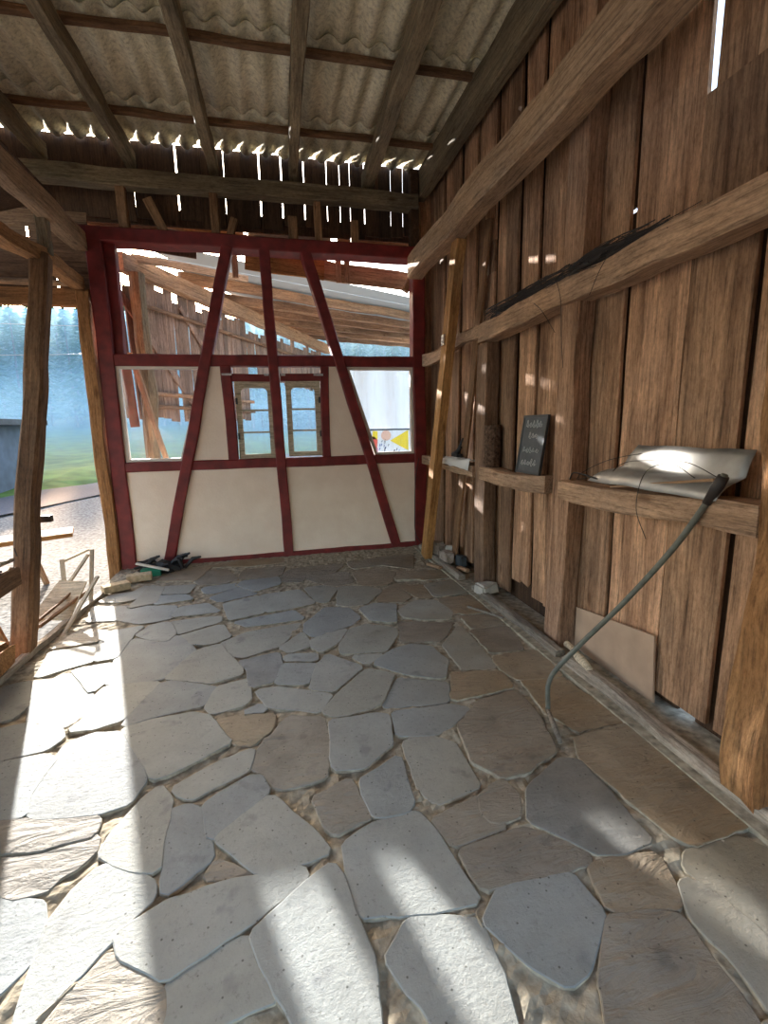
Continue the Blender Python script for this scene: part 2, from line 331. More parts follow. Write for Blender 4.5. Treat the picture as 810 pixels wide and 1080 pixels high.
def rock(name, loc, size, mat, parent=None, rot=0.0, seed=1, sub_=2):
    bm = bmesh.new(); bmesh.ops.create_cube(bm, size=1.0); bmesh.ops.bevel(bm, geom=bm.edges[:], offset=0.12, segments=2, affect='EDGES')
    for v in bm.verts:
        v.co += Vector((noise.noise(v.co*2+Vector((seed, 0, 0))), noise.noise(v.co*2+Vector((0, seed, 0))), noise.noise(v.co*2+Vector((0, 0, seed)))))*0.22
        v.co = Vector((v.co.x*size[0], v.co.y*size[1], v.co.z*size[2]))
    zmin = min(v.co.z for v in bm.verts)
    for v in bm.verts: v.co.z -= zmin
    o = link(name, bm, mat, parent, loc=loc); o.rotation_euler.z = rot
    return o
STONES = [('s',[(-0.701,1.665),(-0.627,1.647),(-0.493,1.546),(-0.491,1.497),(-0.571,1.397),(-0.678,1.257),(-0.746,1.166),(-0.764,1.239),(-0.785,1.388),(-0.789,1.487),(-0.762,1.578)]),
 ('s',[(-1.079,1.647),(-0.848,1.566),(-0.81,1.486),(-0.799,1.46),(-0.804,1.361),(-0.846,1.307),(-0.883,1.266)]),
 ('r',[(-1.168,1.818),(-0.895,1.804),(-0.754,1.812),(-0.748,1.733),(-0.867,1.618),(-0.953,1.619),(-1.077,1.671)]),
 ('r',[(-1.246,2.001),(-1.061,1.964),(-0.804,1.924),(-0.773,1.882),(-0.779,1.827),(-0.929,1.808),(-1.157,1.828)]),
 ('s',[(-0.583,2.039),(-0.516,1.938),(-0.508,1.719),(-0.499,1.599),(-0.583,1.624),(-0.647,1.664),(-0.719,1.722),(-0.702,1.817),(-0.642,1.965)]),
 ('s',[(-0.504,1.873),(-0.444,1.894),(-0.366,1.843),(-0.315,1.604),(-0.453,1.497),(-0.487,1.714)]),
 ('s',[(-0.57,1.394),(-0.439,1.461),(-0.245,1.488),(-0.156,1.48),(0.009,1.484),(0.026,1.438),(-0.145,1.34),(-0.395,1.228),(-0.536,1.321)]),
 ('s',[(-0.391,1.21),(-0.325,1.241),(-0.174,1.293),(-0.081,1.129),(-0.078,1.105),(-0.246,1.08),(-0.372,1.07),(-0.385,1.157)]),
 ('r',[(-0.631,1.271),(-0.567,1.34),(-0.406,1.209),(-0.392,1.141),(-0.391,1.056),(-0.717,1.126),(-0.665,1.211)]),
 ('s',[(0.031,1.422),(0.116,1.472),(0.146,1.412),(0.159,1.283),(0.193,1.155),(0.186,1.017),(0.174,0.918),(0.007,0.959),(-0.046,1.057),(-0.144,1.252),(-0.154,1.291),(-0.094,1.333)]),
 ('s',[(-0.098,1.859),(-0.026,1.746),(0.061,1.629),(0.116,1.524),(0.024,1.507),(-0.143,1.499),(-0.192,1.561),(-0.289,1.668),(-0.306,1.699)]),
 ('r',[(-0.297,1.592),(-0.176,1.507),(-0.176,1.496),(-0.318,1.524),(-0.307,1.563)]),
 ('s',[(-0.371,1.88),(-0.199,1.995),(-0.145,1.987),(-0.106,1.889),(-0.308,1.718),(-0.326,1.695)]),
 ('s',[(-0.518,2.005),(-0.376,2.109),(-0.186,2.19),(-0.21,2.047),(-0.431,1.928),(-0.483,1.963)]),
 ('s',[(-0.864,2.528),(-0.734,2.571),(-0.542,2.583),(-0.453,2.55),(-0.304,2.272),(-0.558,2.111),(-0.62,2.103),(-0.751,2.336)]),
 ('s',[(-1.11,2.466),(-1.008,2.525),(-0.884,2.501),(-0.755,2.288),(-0.654,2.093),(-0.692,1.973),(-0.795,1.942),(-1.059,1.983),(-1.101,2.066),(-1.105,2.343)]),
 ('s',[(-1.473,2.372),(-1.179,2.397),(-1.117,2.353),(-1.136,2.129),(-1.087,2.0),(-1.29,2.022)]),
 ('s',[(-1.451,3.236),(-1.387,3.268),(-1.155,2.941),(-1.107,2.769),(-1.177,2.635),(-1.395,2.744),(-1.456,2.919)]),
 ('s',[(-1.857,3.106),(-1.659,3.22),(-1.465,3.215),(-1.478,2.924),(-1.513,2.792),(-1.689,2.786)]),
 ('s',[(-1.624,2.662),(-1.408,2.713),(-1.185,2.596),(-1.155,2.516),(-1.194,2.444),(-1.488,2.402)]),
 ('s',[(-1.094,3.012),(-0.79,2.988),(-0.902,2.615),(-1.016,2.576),(-1.135,2.583),(-1.078,2.724),(-1.116,2.899)]),
 ('s',[(-1.121,3.721),(-0.988,3.634),(-0.798,3.683),(-0.639,3.397),(-0.768,3.041),(-0.901,3.017),(-1.109,3.061),(-1.146,3.417)]),
 ('s',[(-0.75,3.036),(-0.623,3.377),(-0.482,3.447),(-0.296,3.025),(-0.292,2.962),(-0.47,2.902)]),
 ('s',[(-0.872,2.555),(-0.797,2.944),(-0.728,2.983),(-0.441,2.838),(-0.414,2.798),(-0.492,2.654),(-0.649,2.63),(-0.787,2.594)]),
 ('s',[(-0.454,2.635),(-0.418,2.832),(-0.247,2.877),(-0.224,2.643),(-0.259,2.603),(-0.419,2.56)]),
 ('s',[(-0.185,2.737),(-0.067,2.738),(0.244,2.58),(0.157,2.427),(-0.116,2.555)]),
 ('s',[(-0.25,2.534),(-0.159,2.586),(-0.131,2.512)]),
 ('r',[(-0.393,2.499),(-0.09,2.464),(-0.09,2.376),(-0.183,2.233),(-0.286,2.275),(-0.334,2.398)]),
 ('r',[(-0.004,2.423),(0.162,2.371),(0.188,2.229),(0.136,1.921),(-0.034,1.887),(-0.066,1.907),(-0.124,2.006),(-0.185,2.047),(-0.154,2.182),(-0.08,2.307)]),
 ('s',[(0.217,2.313),(0.478,2.315),(0.519,2.286),(0.48,2.061),(0.316,1.925),(0.183,1.953),(0.191,2.092)]),
 ('r',[(0.079,1.798),(0.241,1.87),(0.29,1.642),(0.139,1.596)]),
 ('s',[(0.292,1.845),(0.496,1.957),(0.474,1.671),(0.439,1.633),(0.328,1.637),(0.313,1.64),(0.292,1.776)]),
 ('s',[(0.176,1.551),(0.306,1.604),(0.484,1.622),(0.517,1.528),(0.572,1.222),(0.427,1.226),(0.184,1.267),(0.168,1.406)]),
 ('s',[(0.331,1.215),(0.411,1.208),(0.547,1.159),(0.547,0.991),(0.528,0.881),(0.516,0.835),(0.355,0.874),(0.332,0.939),(0.237,1.12)]),
 ('s',[(0.593,1.188),(0.669,1.245),(0.925,1.232),(0.948,1.093),(0.794,0.957),(0.719,0.937),(0.647,1.006),(0.563,1.152)]),
 ('r',[(0.587,1.41),(0.869,1.443),(1.031,1.306),(1.026,1.256),(0.61,1.253),(0.598,1.313)]),
 ('r',[(0.537,1.574),(0.76,1.635),(0.752,1.544),(0.795,1.471),(0.569,1.439)]),
 ('r',[(0.78,1.641),(0.902,1.7),(0.928,1.603),(0.864,1.501),(0.767,1.497),(0.74,1.562)]),
 ('d',[(0.987,1.621),(1.226,1.749),(1.303,1.729),(1.299,1.575),(1.294,1.278),(1.149,1.257),(1.058,1.283),(1.004,1.36),(0.902,1.472)]),
 ('r',[(1.391,1.869),(1.691,1.894),(1.748,1.847),(1.753,1.494),(1.769,1.267),(1.688,1.245),(1.43,1.227),(1.4,1.264),(1.337,1.589),(1.332,1.755)]),
 ('r',[(1.407,2.446),(1.644,2.406),(1.68,2.179),(1.705,1.932),(1.418,1.925),(1.408,2.027),(1.374,2.088)]),
 ('r',[(0.864,2.118),(1.053,2.276),(1.3,2.342),(1.31,2.087),(1.226,1.81),(0.99,1.708),(0.917,1.72),(0.823,1.839)]),
 ('s',[(0.558,2.312),(0.881,2.302),(0.973,2.249),(0.821,2.13),(0.725,2.081),(0.538,2.114)]),
 ('s',[(0.546,2.051),(0.627,2.091),(0.715,2.053),(0.783,1.99),(0.787,1.695),(0.575,1.65),(0.532,1.726)]),
 ('s',[(0.681,2.653),(0.947,2.524),(0.884,2.34),(0.561,2.367),(0.522,2.387)]),
 ('r',[(1.027,2.62),(1.315,2.554),(1.31,2.382),(0.924,2.339)]),
 ('r',[(0.95,1.068),(1.075,1.058),(1.178,1.008),(1.16,0.872),(1.14,0.731),(1.105,0.691),(0.745,0.779),(0.796,0.902)]),
 ('r',[(1.005,1.238),(1.138,1.243),(1.272,1.222),(1.243,1.12),(1.196,1.041),(1.098,1.068),(0.977,1.089)]),
 ('s',[(1.268,1.113),(1.314,1.113),(1.371,0.957),(1.369,0.846),(1.26,0.712),(1.202,0.751),(1.22,0.883),(1.204,1.005)]),
 ('s',[(1.38,1.202),(1.63,1.211),(1.732,1.052),(1.432,0.836),(1.378,0.898),(1.366,1.011),(1.327,1.157)]),
 ('s',[(-1.61,4.845),(-1.43,4.874),(-1.34,5.053),(-1.34,4.847),(-1.36,4.665),(-1.46,4.618),(-1.65,4.673)]),
 ('s',[(-1.3,5.042),(-1.17,4.945),(-1.15,4.505),(-1.34,4.438),(-1.31,4.704)]),
 ('s',[(-1.16,4.971),(-0.87,4.946),(-0.9,4.721),(-1.13,4.76)]),
 ('s',[(-1.15,4.683),(-0.9,4.64),(-0.83,4.515),(-1.12,4.471)]),
 ('s',[(-1.66,4.553),(-0.95,4.377),(-0.94,4.085),(-1.14,4.037),(-1.35,4.177),(-1.59,4.203)]),
 ('s',[(-0.91,4.116),(-0.9,4.315),(-0.68,4.345),(-0.55,4.123)]),
 ('s',[(-0.904,3.992),(-0.53,4.009),(-0.516,3.903),(-0.808,3.739),(-0.87,3.847)]),
 ('s',[(-1.111,3.787),(-1.047,3.953),(-0.923,3.977),(-0.833,3.728),(-0.873,3.619),(-1.0,3.688)]),
 ('s',[(-1.323,3.917),(-1.118,3.954),(-1.155,3.799),(-1.165,3.422),(-1.275,3.41),(-1.341,3.715)]),
 ('s',[(-0.784,3.679),(-0.5,3.82),(-0.414,3.577),(-0.52,3.489),(-0.663,3.512)]),
 ('s',[(-0.458,3.472),(-0.29,3.613),(0.121,3.686),(-0.042,3.326),(-0.289,3.213),(-0.361,3.247)]),
 ('s',[(-0.51,4.3),(-0.23,4.42),(-0.176,3.997),(-0.435,3.921)]),
 ('s',[(-0.18,4.431),(0.15,4.473),(0.27,4.1),(0.08,4.036),(-0.14,4.01)]),
 ('s',[(-0.392,3.848),(-0.151,3.904),(0.079,3.969),(0.157,3.776),(-0.282,3.74)]),
 ('s',[(0.172,3.652),(0.357,3.958),(0.549,3.903),(0.609,3.669),(0.519,3.555),(0.219,3.403),(0.156,3.525)]),
 ('s',[(0.193,3.343),(0.466,3.458),(0.364,3.247),(0.243,3.141),(0.191,3.231)]),
 ('s',[(-0.029,3.276),(0.132,3.496),(0.172,3.252),(0.028,3.185)]),
 ('s',[(0.007,3.147),(0.2,3.109),(0.193,3.026),(-0.007,3.08)]),
 ('d',[(-0.309,3.134),(-0.057,3.193),(-0.04,3.035),(-0.09,2.824),(-0.22,2.79),(-0.241,3.011)]),
 ('s',[(-0.022,3.016),(0.188,2.96),(0.11,2.736),(-0.067,2.783)]),
 ('s',[(0.139,2.662),(0.196,2.918),(0.276,3.074),(0.474,2.844),(0.265,2.617)]),
 ('s',[(0.187,2.41),(0.286,2.559),(0.511,2.808),(0.652,2.708),(0.505,2.411),(0.438,2.381),(0.243,2.35)]),
 ('r',[(0.241,3.055),(0.336,3.131),(0.348,3.069),(0.27,2.964)]),
 ('s',[(0.394,3.207),(0.509,3.446),(0.647,3.5),(0.833,3.374),(0.822,3.27),(0.679,3.037),(0.382,3.074)]),
 ('s',[(0.569,2.87),(0.73,3.023),(0.89,3.071),(1.001,2.994),(1.044,2.768),(0.943,2.582),(0.739,2.685)]),
 ('s',[(0.452,3.012),(0.653,2.985),(0.514,2.885)]),
 ('s',[(0.657,3.85),(0.8,3.925),(0.956,3.857),(0.865,3.497),(0.695,3.584)]),
 ('s',[(0.971,3.717),(1.168,3.893),(1.331,3.846),(1.375,3.538),(1.309,3.452),(1.11,3.488),(0.969,3.589)]),
 ('s',[(0.56,4.469),(0.8,4.398),(0.92,4.252),(0.723,3.971),(0.589,3.938),(0.478,3.993)]),
 ('r',[(0.831,3.989),(0.95,4.242),(1.11,4.398),(1.14,4.025),(1.053,3.926)]),
 ('r',[(1.15,4.356),(1.35,4.299),(1.329,3.947),(1.221,3.978)]),
 ('s',[(1.39,4.286),(1.71,4.347),(1.702,3.97),(1.371,3.96)]),
 ('r',[(1.388,3.879),(1.689,3.895),(1.703,3.599),(1.413,3.548)]),
 ('r',[(1.15,4.542),(1.26,4.778),(1.39,4.74),(1.4,4.5)]),
 ('r',[(1.44,4.726),(1.74,4.709),(1.74,4.465),(1.41,4.465)]),
 ('r',[(0.909,3.485),(1.246,3.371),(1.318,3.371),(1.106,3.091),(0.841,3.148)]),
 ('s',[(1.113,3.01),(1.342,3.288),(1.324,2.627),(1.114,2.658)]),
 ('r',[(1.392,3.183),(1.688,3.173),(1.616,2.811),(1.388,2.814)]),
 ('r',[(1.364,2.75),(1.69,2.761),(1.662,2.413),(1.385,2.452),(1.355,2.581)]),
 ('r',[(1.428,3.44),(1.713,3.421),(1.699,3.226),(1.427,3.227)]),
 ('r',[(1.413,3.636),(1.649,3.637),(1.695,3.49),(1.458,3.514)]),
 ('r',[(-1.665,3.708),(-1.58,4.043),(-1.347,3.906),(-1.374,3.757)]),
 ('s',[(-1.645,3.641),(-1.352,3.669),(-1.307,3.419),(-1.391,3.373),(-1.573,3.268)]),
 ('s',[(-1.377,3.304),(-1.165,3.339),(-1.131,3.079),(-1.161,2.975)]),
 ('r',[(-0.87,5.072),(-0.76,5.457),(-0.59,5.403),(-0.47,5.018),(-0.59,4.927),(-0.8,4.956)]),
 ('r',[(-1.27,5.221),(-1.12,5.638),(-0.8,5.542),(-0.89,5.111)]),
 ('r',[(-0.43,5.04),(-0.39,5.344),(0.03,5.333),(-0.02,5.02)]),
 ('s',[(-0.77,4.828),(-0.49,4.896),(-0.45,4.794),(-0.64,4.648),(-0.72,4.668)]),
 ('s',[(-0.65,4.516),(-0.44,4.761),(-0.25,4.506),(-0.56,4.388)]),
 ('s',[(-0.42,4.814),(-0.39,4.929),(-0.04,4.958),(-0.03,4.732),(-0.25,4.59)]),
 ('r',[(0.02,5.008),(0.1,5.199),(0.24,5.27),(0.23,4.877),(0.19,4.761),(0.01,4.814)]),
 ('r',[(0.27,5.261),(0.69,5.252),(0.52,4.895),(0.39,4.669),(0.27,4.834)]),
 ('r',[(0.42,4.599),(0.61,4.973),(0.7,4.91),(0.69,4.582),(0.56,4.529)]),
 ('s',[(0.23,4.536),(0.39,4.548),(0.52,4.452),(0.38,4.093),(0.31,4.139)]),
 ('r',[(0.78,4.886),(1.06,4.986),(1.19,4.802),(1.07,4.502),(0.98,4.407),(0.76,4.502)]),
 ('r',[(0.77,5.31),(1.27,5.413),(1.57,5.412),(1.41,4.88),(1.14,5.116),(0.79,5.066)]),
 ('r',[(-0.84,5.595),(-0.4,5.747),(0.01,5.708),(0.01,5.538),(-0.41,5.503),(-0.78,5.575)]),
 ('s',[(-1.7,0.2),(-1.15,0.25),(-1.0,0.7),(-1.35,1.0),(-1.7,0.95)]),
 ('s',[(-1.7,1.05),(-1.35,1.08),(-1.3,1.35),(-1.7,1.5)]),
 ('s',[(-0.9,0.25),(-0.4,0.3),(-0.35,0.75),(-0.85,0.72)]),
 ('s',[(-0.3,0.2),(0.3,0.25),(0.25,0.75),(-0.2,0.72)]),
 ('r',[(0.4,0.2),(1.0,0.2),(0.95,0.72),(0.4,0.75)]),
 ('s',[(1.08,0.2),(1.65,0.25),(1.6,0.8),(1.1,0.72)]),
 ('s',[(-1.7,-0.6),(-1.0,-0.7),(-0.9,0.1),(-1.6,0.1)]),
 ('s',[(-0.8,-0.7),(0,-0.65),(0.05,0.12),(-0.7,0.15)]),
 ('r',[(0.15,-0.6),(0.9,-0.7),(0.95,0.1),(0.2,0.12)]),
 ('s',[(1.05,-0.7),(1.65,-0.6),(1.65,0.12),(1.1,0.1)])]
# ================================================================== FLOOR
def resample(poly, step):
    out = []; n = len(poly)
    for i in range(n):
        a_, b_ = Vector(poly[i]), Vector(poly[(i+1) % n]); k = max(1, int((b_-a_).length/step))
        for j in range(k): out.append(a_.lerp(b_, j/k))
    return out
def chaikin(poly):
    out = []; n = len(poly)
    for i in range(n):
        a_, b_ = Vector(poly[i]), Vector(poly[(i+1) % n]); k = min(0.25, 0.011/max(1e-6, (b_-a_).length)); out += [a_.lerp(b_, k), a_.lerp(b_, 1-k)]
    return out
def inside(poly, x, y):
    c = False; n = len(poly); j = n-1
    for i in range(n):
        xi, yi = poly[i]; xj, yj = poly[j]
        if (yi > y) != (yj > y) and x < (xj-xi)*(y-yi)/(yj-yi)+xi: c = not c
        j = i
    return c
bm = bmesh.new()
MI = {'s': 1, 'r': 2, 'd': 3}
for k, poly in STONES:
    P = resample(chaikin(poly), 0.045); n = len(P)
    ar = sum(P[i].x*P[(i+1) % n].y-P[(i+1) % n].x*P[i].y for i in range(n))
    if ar < 0: P.reverse()
    ex = 0.013+0.0035*max(0, sum(p.y for p in P)/n-1.0)
    Q = []
    for i in range(n):
        t = (P[(i+1) % n]-P[i-1]).normalized(); Q.append(P[i]+Vector((t.y, -t.x))*ex)
    P = Q
    jit = 0.009 if k != 'r' else 0.015
    P = [p+Vector((noise.noise(Vector((p.x*14, p.y*14, 2))), noise.noise(Vector((p.x*14, p.y*14, 8)))))*jit for p in P]
    z0 = random.uniform(-0.003, 0.006); tx, ty = random.uniform(-.006, .006), random.uniform(-.006, .006)
    cx = sum(p.x for p in P)/n; cy = sum(p.y for p in P)/n
    def zz(p): return z0+(p.x-cx)*tx+(p.y-cy)*ty
    def off(i, d):
        a_, b_, c_ = P[i-1], P[i], P[(i+1) % n]; t = (c_-a_); t.normalize(); return b_+Vector((t.y, -t.x))*d
    top = [bm.verts.new((*off(i, -0.004), zz(P[i]))) for i in range(n)]
    mid = [bm.verts.new((*P[i], zz(P[i])-0.0025)) for i in range(n)]
    low = [bm.verts.new((*off(i, 0.004), -0.05)) for i in range(n)]
    try: bm.faces.new(top).material_index = MI[k]
    except ValueError: pass
    for i in range(n):
        j = (i+1) % n
        bm.faces.new((mid[i], mid[j], top[j], top[i])).material_index = MI[k]; bm.faces.new((low[i], low[j], mid[j], mid[i])).material_index = 0
BX = [((min(p[0] for p in pl)-.02, max(p[0] for p in pl)+.02, min(p[1] for p in pl)-.02, max(p[1] for p in pl)+.02), pl) for _, pl in STONES]
step = 0.027; x0, x1, y0, y1 = -1.79, 1.80, -0.9, 5.82
nx, ny = int((x1-x0)/step), int((y1-y0)/step); grid = []
for j in range(ny+1):
    row = []
    for i in range(nx+1):
        x, y = x0+(x1-x0)*i/nx, y0+(y1-y0)*j/ny
        z = -0.010+0.012*noise.noise(Vector((x*5, y*5, 0)))+0.012*noise.noise(Vector((x*19, y*19, 4)))
        if z > -0.010 and any(bx[0] < x < bx[1] and bx[2] < y < bx[3] and inside(pl, x, y) for bx, pl in BX): z = -0.012
        if y > 5.3: z += 0.010*(y-5.3)/0.5
        row.append(bm.verts.new((x, y, z)))
    grid.append(row)
for j in range(ny):
    for i in range(nx): bm.faces.new((grid[j][i], grid[j][i+1], grid[j+1][i+1], grid[j+1][i])).material_index = 0
me = bpy.data.meshes.new('floor'); bm.to_mesh(me); bm.free()
for k in ('mortar', 'flag', 'flagrough', 'flagdark'): me.materials.append(M[k])
floor = bpy.data.objects.new('floor', me); C.objects.link(floor)
tag(floor, 'crazy-paved flagstone floor with sandy mortar joints', 'floor', kind='structure')

# strip of earth and kerb along the board wall
bm = bmesh.new(); box_bm(bm, 1.70, 2.4, -0.9, 5.82, -0.12, 0.012)
tag(link('trim_1', bm, M['mortar']), 'strip of bare sandy earth behind the kerb planks', 'ground strip', kind='structure')
KL = 'long weathered kerb plank'
for i, (ya, yb, xa, xb, lab) in enumerate(((-0.5, 2.55, 1.80, 1.79, 'weathered kerb plank running past the rough corner post'),
        (2.62, 4.02, 1.79, 1.79, 'weathered kerb plank between the middle posts of the board wall'),
        (4.30, 5.66, 1.77, 1.78, 'short kerb plank by the leaning yellow plank'))):
    tag(timber('kerb_plank', (xa, ya, 0.025), (xb, yb, 0.025), 0.075, 0.075, M['grey_wood'], wob=0.012, bev=0.015), lab, 'kerb', 'kerb planks along the board wall')

# ================================================================== YARD
def sheet_grid(name, x0, x1, y0, y1, nx, ny, fz, mat, label, cat, kind='structure'):
    bm = bmesh.new(); g = [[bm.verts.new((x0+(x1-x0)*i/nx, y0+(y1-y0)*j/ny, fz(x0+(x1-x0)*i/nx, y0+(y1-y0)*j/ny))) for i in range(nx+1)] for j in range(ny+1)]
    for j in range(ny):
        for i in range(nx): bm.faces.new((g[j][i], g[j][i+1], g[j+1][i+1], g[j+1][i]))
    return tag(link(name, bm, mat), label, cat, kind=kind)
def gz(x, y): return -0.10+0.025*noise.noise(Vector((x*0.7, y*0.7, 0)))
sheet_grid('ground', -30, 14, -12, 32, 88, 88, gz, M['gravel'], 'pale gravel yard outside the barn', 'ground')
def yb_(x): return min(31.0, max(13.0, 16.5+3.0*(x+5.6)))
def rz(x, y): return -0.06+0.01*noise.noise(Vector((x, y, 3)))
bm = bmesh.new()
for i in range(20):
    xa, xb = -30+i*2.2, -30+(i+1)*2.2
    ya0, yb0, ya1, yb1 = yb_(xa)-6, yb_(xb)-6, yb_(xa)+.6, yb_(xb)+.6
    bm.faces.new([bm.verts.new(v) for v in ((xa, ya0, -0.062), (xb, yb0, -0.062), (xb, yb1, -0.05), (xa, ya1, -0.05))])
tag(link('road', bm, M['asphalt']), 'dark asphalt lane crossing behind the gravel yard', 'road', kind='structure')
def mz(x, y):
    t = max(0, y-yb_(x)); return -0.12+min(t, 3)*0.03+0.030*t+0.0002*t*t+0.25*noise.noise(Vector((x*0.25, y*0.25, 0)))*min(1, t/3)
sheet_grid('meadow', -90, 80, 8, 110, 90, 70, lambda x, y: mz(x, y)-(0.25 if y < yb_(x)-0.2 else 0), M['grass'], 'green meadow rising to the forest', 'meadow')

# ================================================================== BACK WALL
Y0, Y1 = 5.79, 5.93
wb = empty('wall_back', (0, 5.79, 0), 'half-timbered end wall with oxide red frame and cream plaster infill', 'wall', kind='structure')
def prism(name, poly, y0, y1, mat, parent, rough=0.0):
    bm = bmesh.new(); prism_bm(bm, poly, y0-parent.location.y, y1-parent.location.y)
    if rough: bmesh.ops.bevel(bm, geom=bm.edges[:], offset=rough, segments=1, affect='EDGES')
    return link(name, bm, mat, parent)
def bar(name, xb, zb, xt, zt, w, y0=Y0, y1=Y1, parent=wb):
    """painted timber: bottom centre (xb,zb) to top centre (xt,zt)"""
    ym = (y0+y1)/2
    up = (0, 1, 0)
    return timber(name, (xb, ym, zb), (xt, ym, zt), w, y1-y0, M['red'], parent, up=up, wob=0.007, seg=0.15, bev=0.01)
bar('post', -1.70, 0.0, -1.68, 3.50, 0.155, 5.78, 5.98)
bar('post', -1.575, 2.33, -1.55, 3.50, 0.11, 5.86, 5.98)
bar('post', 1.81, 0.0, 1.80, 3.50, 0.15, 5.785, 5.95)
bar('tie_beam', -1.80, 3.555, 1.78, 3.555, 0.135, 5.775, 6.02)
bar('mid_rail', -1.64, 2.315, 1.76, 2.325, 0.125)
bar('low_rail', -1.62, 1.155, 1.76, 1.15, 0.11)
bar('sole_plate', -1.62, 0.015, 1.76, 0.03, 0.07, 5.80, 5.92)
bar('post', 0.105, 0.04, 0.02, 3.50, 0.115, 5.77, 5.92)
bar('brace', -1.275, 0.03, -0.37, 3.50, 0.118, 5.77, 5.92)
bar('brace', 1.475, 0.05, 0.475, 3.50, 0.118, 5.77, 5.92)
bar('window_post', -0.465, 1.20, -0.475, 2.26, 0.115, 5.80, 5.93)
bar('window_post', 0.625, 1.20, 0.635, 2.26, 0.10, 5.80, 5.93)
bar('window_head', -0.42, 2.135, 0.00, 2.135, 0.085, 5.82, 5.92)
bar('window_head', 0.12, 2.14, 0.60, 2.145, 0.085, 5.82, 5.92)
def infill(poly):
    P = []; n = len(poly)
    bm = bmesh.new()
    for i in range(n):
        a_, b_ = Vector(poly[i]), Vector(poly[(i+1) % n]); k = max(1, int((b_-a_).length/0.1))
        for j in range(k):
            p = a_.lerp(b_, j/k); P.append((p.x+0.008*noise.noise(Vector((p.x*5, p.y*5, 1))), p.y+0.012*noise.noise(Vector((p.x*5, p.y*5, 6)))))
    cx_ = sum(p[0] for p in P)/len(P); cz_ = sum(p[1] for p in P)/len(P)
    P = [(x+(.022 if x > cx_ else -.022), z+(.022 if z > cz_ else -.0)) for x, z in P]
    prism_bm(bm, P, 0.022, 0.11)
    o = link('plaster_panel', bm, M['plaster'], wb); return o
infill([(-1.64, 0.0), (-1.30, 0.0), (-1.03, 1.08), (-1.64, 1.10)])
infill([(-1.20, 0.03), (0.05, 0.03), (0.02, 1.10), (-0.93, 1.08)])
infill([(0.155, 0.04), (1.40, 0.05), (1.10, 1.09), (0.13, 1.10)])
infill([(1.52, 0.05), (1.76, 0.05), (1.75, 1.08), (1.22, 1.09)])
infill([(-0.93, 1.20), (-0.51, 1.20), (-0.52, 2.26), (-0.66, 2.26)])
infill([(0.67, 1.20), (1.10, 1.20), (0.81, 2.26), (0.68, 2.26)])
# fixed trapezoid panes
def fixed_window(idx, poly, label):
    w_ = empty('window_%d' % idx, (0, 5.79, 0), label, 'window', kind='structure')
    c = Vector((sum(p[0] for p in poly)/4, sum(p[1] for p in poly)/4)); bm = bmesh.new(); n = 4
    t = 0.038; ins = []
    for i in range(n):
        a_, b_, d_ = Vector(poly[i-1]), Vector(poly[i]), Vector(poly[(i+1) % n])
        e1, e2 = (b_-a_).normalized(), (d_-b_).normalized(); n1, n2 = Vector((-e1.y, e1.x)), Vector((-e2.y, e2.x))
        mth = (n1+n2)/(1+n1.dot(n2)); q = b_+mth*t
        if (q-c).length > (b_-c).length: q = b_-mth*t
        ins.append(q)
    for i in range(n):
        j = (i+1) % n; prism_bm(bm, [tuple(poly[i]), tuple(poly[j]), tuple(ins[j]), tuple(ins[i])], 0.03, 0.10)
    link('window_frame', bm, M['white_trim'], w_)
    bm = bmesh.new(); prism_bm(bm, [tuple(q) for q in ins], 0.062, 0.066); link('pane', bm, M['glass'], w_)
fixed_window(1, [(-1.615, 1.205), (-1.01, 1.205), (-0.70, 2.26), (-1.62, 2.26)], 'trapezoid fixed window between corner post and sloping red brace')
fixed_window(2, [(1.23, 1.20), (1.74, 1.20), (1.73, 2.265), (0.885, 2.265)], 'trapezoid fixed window in front of the white tarpaulin and sticker banner')
# casements
def casement(idx, x0, x1, z0, z1, label, hinge_x, tilt):
    w_ = empty('window_%d' % idx, (x0, 5.855, z0), label, 'window', kind='structure'); W, H = x1-x0, z1-z0; f = 0.062
    bm = bmesh.new()
    box_bm(bm, 0, f, -0.02, 0.03, 0, H); box_bm(bm, W-f, W, -0.02, 0.03, 0, H)
    box_bm(bm, f, W-f, -0.02, 0.03, 0, 0.055); box_bm(bm, f, W-f, -0.02, 0.03, H-0.075, H)
    for sx in (0, 1):       # rounded upper corners
        cx, cz, r = (f if sx == 0 else W-f), H-0.075, 0.055
        arc = [(cx+(r-r*math.cos(t)) * (1 if sx == 0 else -1), cz-r+r*math.sin(t)) for t in [PI/2*k/5 for k in range(6)]]
        prism_bm(bm, [(cx, cz)]+arc, -0.02, 0.03)
    bmesh.ops.remove_doubles(bm, verts=bm.verts, dist=1e-5)
    link('window_frame', bm, M['cream_wood'], w_)
    zs = [0.055+(H-0.13)*k/3 for k in (1, 2)]
    for z in zs:
        bm = bmesh.new(); box_bm(bm, f, W-f, -0.012, 0.018, z-0.010, z+0.010); link('glazing_bar', bm, M['cream_wood'], w_)
    zz_ = [0.055]+zs+[H-0.075]
    for a_, b_ in zip(zz_, zz_[1:]):
        bm = bmesh.new(); box_bm(bm, f-0.005, W-f+0.005, 0.002, 0.006, a_, b_); link('pane', bm, M['glass'], w_)
    for hz in (0.3, 0.75):
        bm = bmesh.new(); box_bm(bm, hinge_x-0.012, hinge_x+0.012, -0.032, -0.018, H*hz-0.035, H*hz+0.035); link('hinge', bm, M['frame_black'], w_)
    return w_
casement(3, -0.395, 0.025, 1.205, 2.095, 'weathered three-pane casement window left of the red centre post', 0.01, 0)
casement(4, 0.175, 0.575, 1.22, 2.10, 'weathered three-pane casement window right of the red centre post', 0.39, 0)
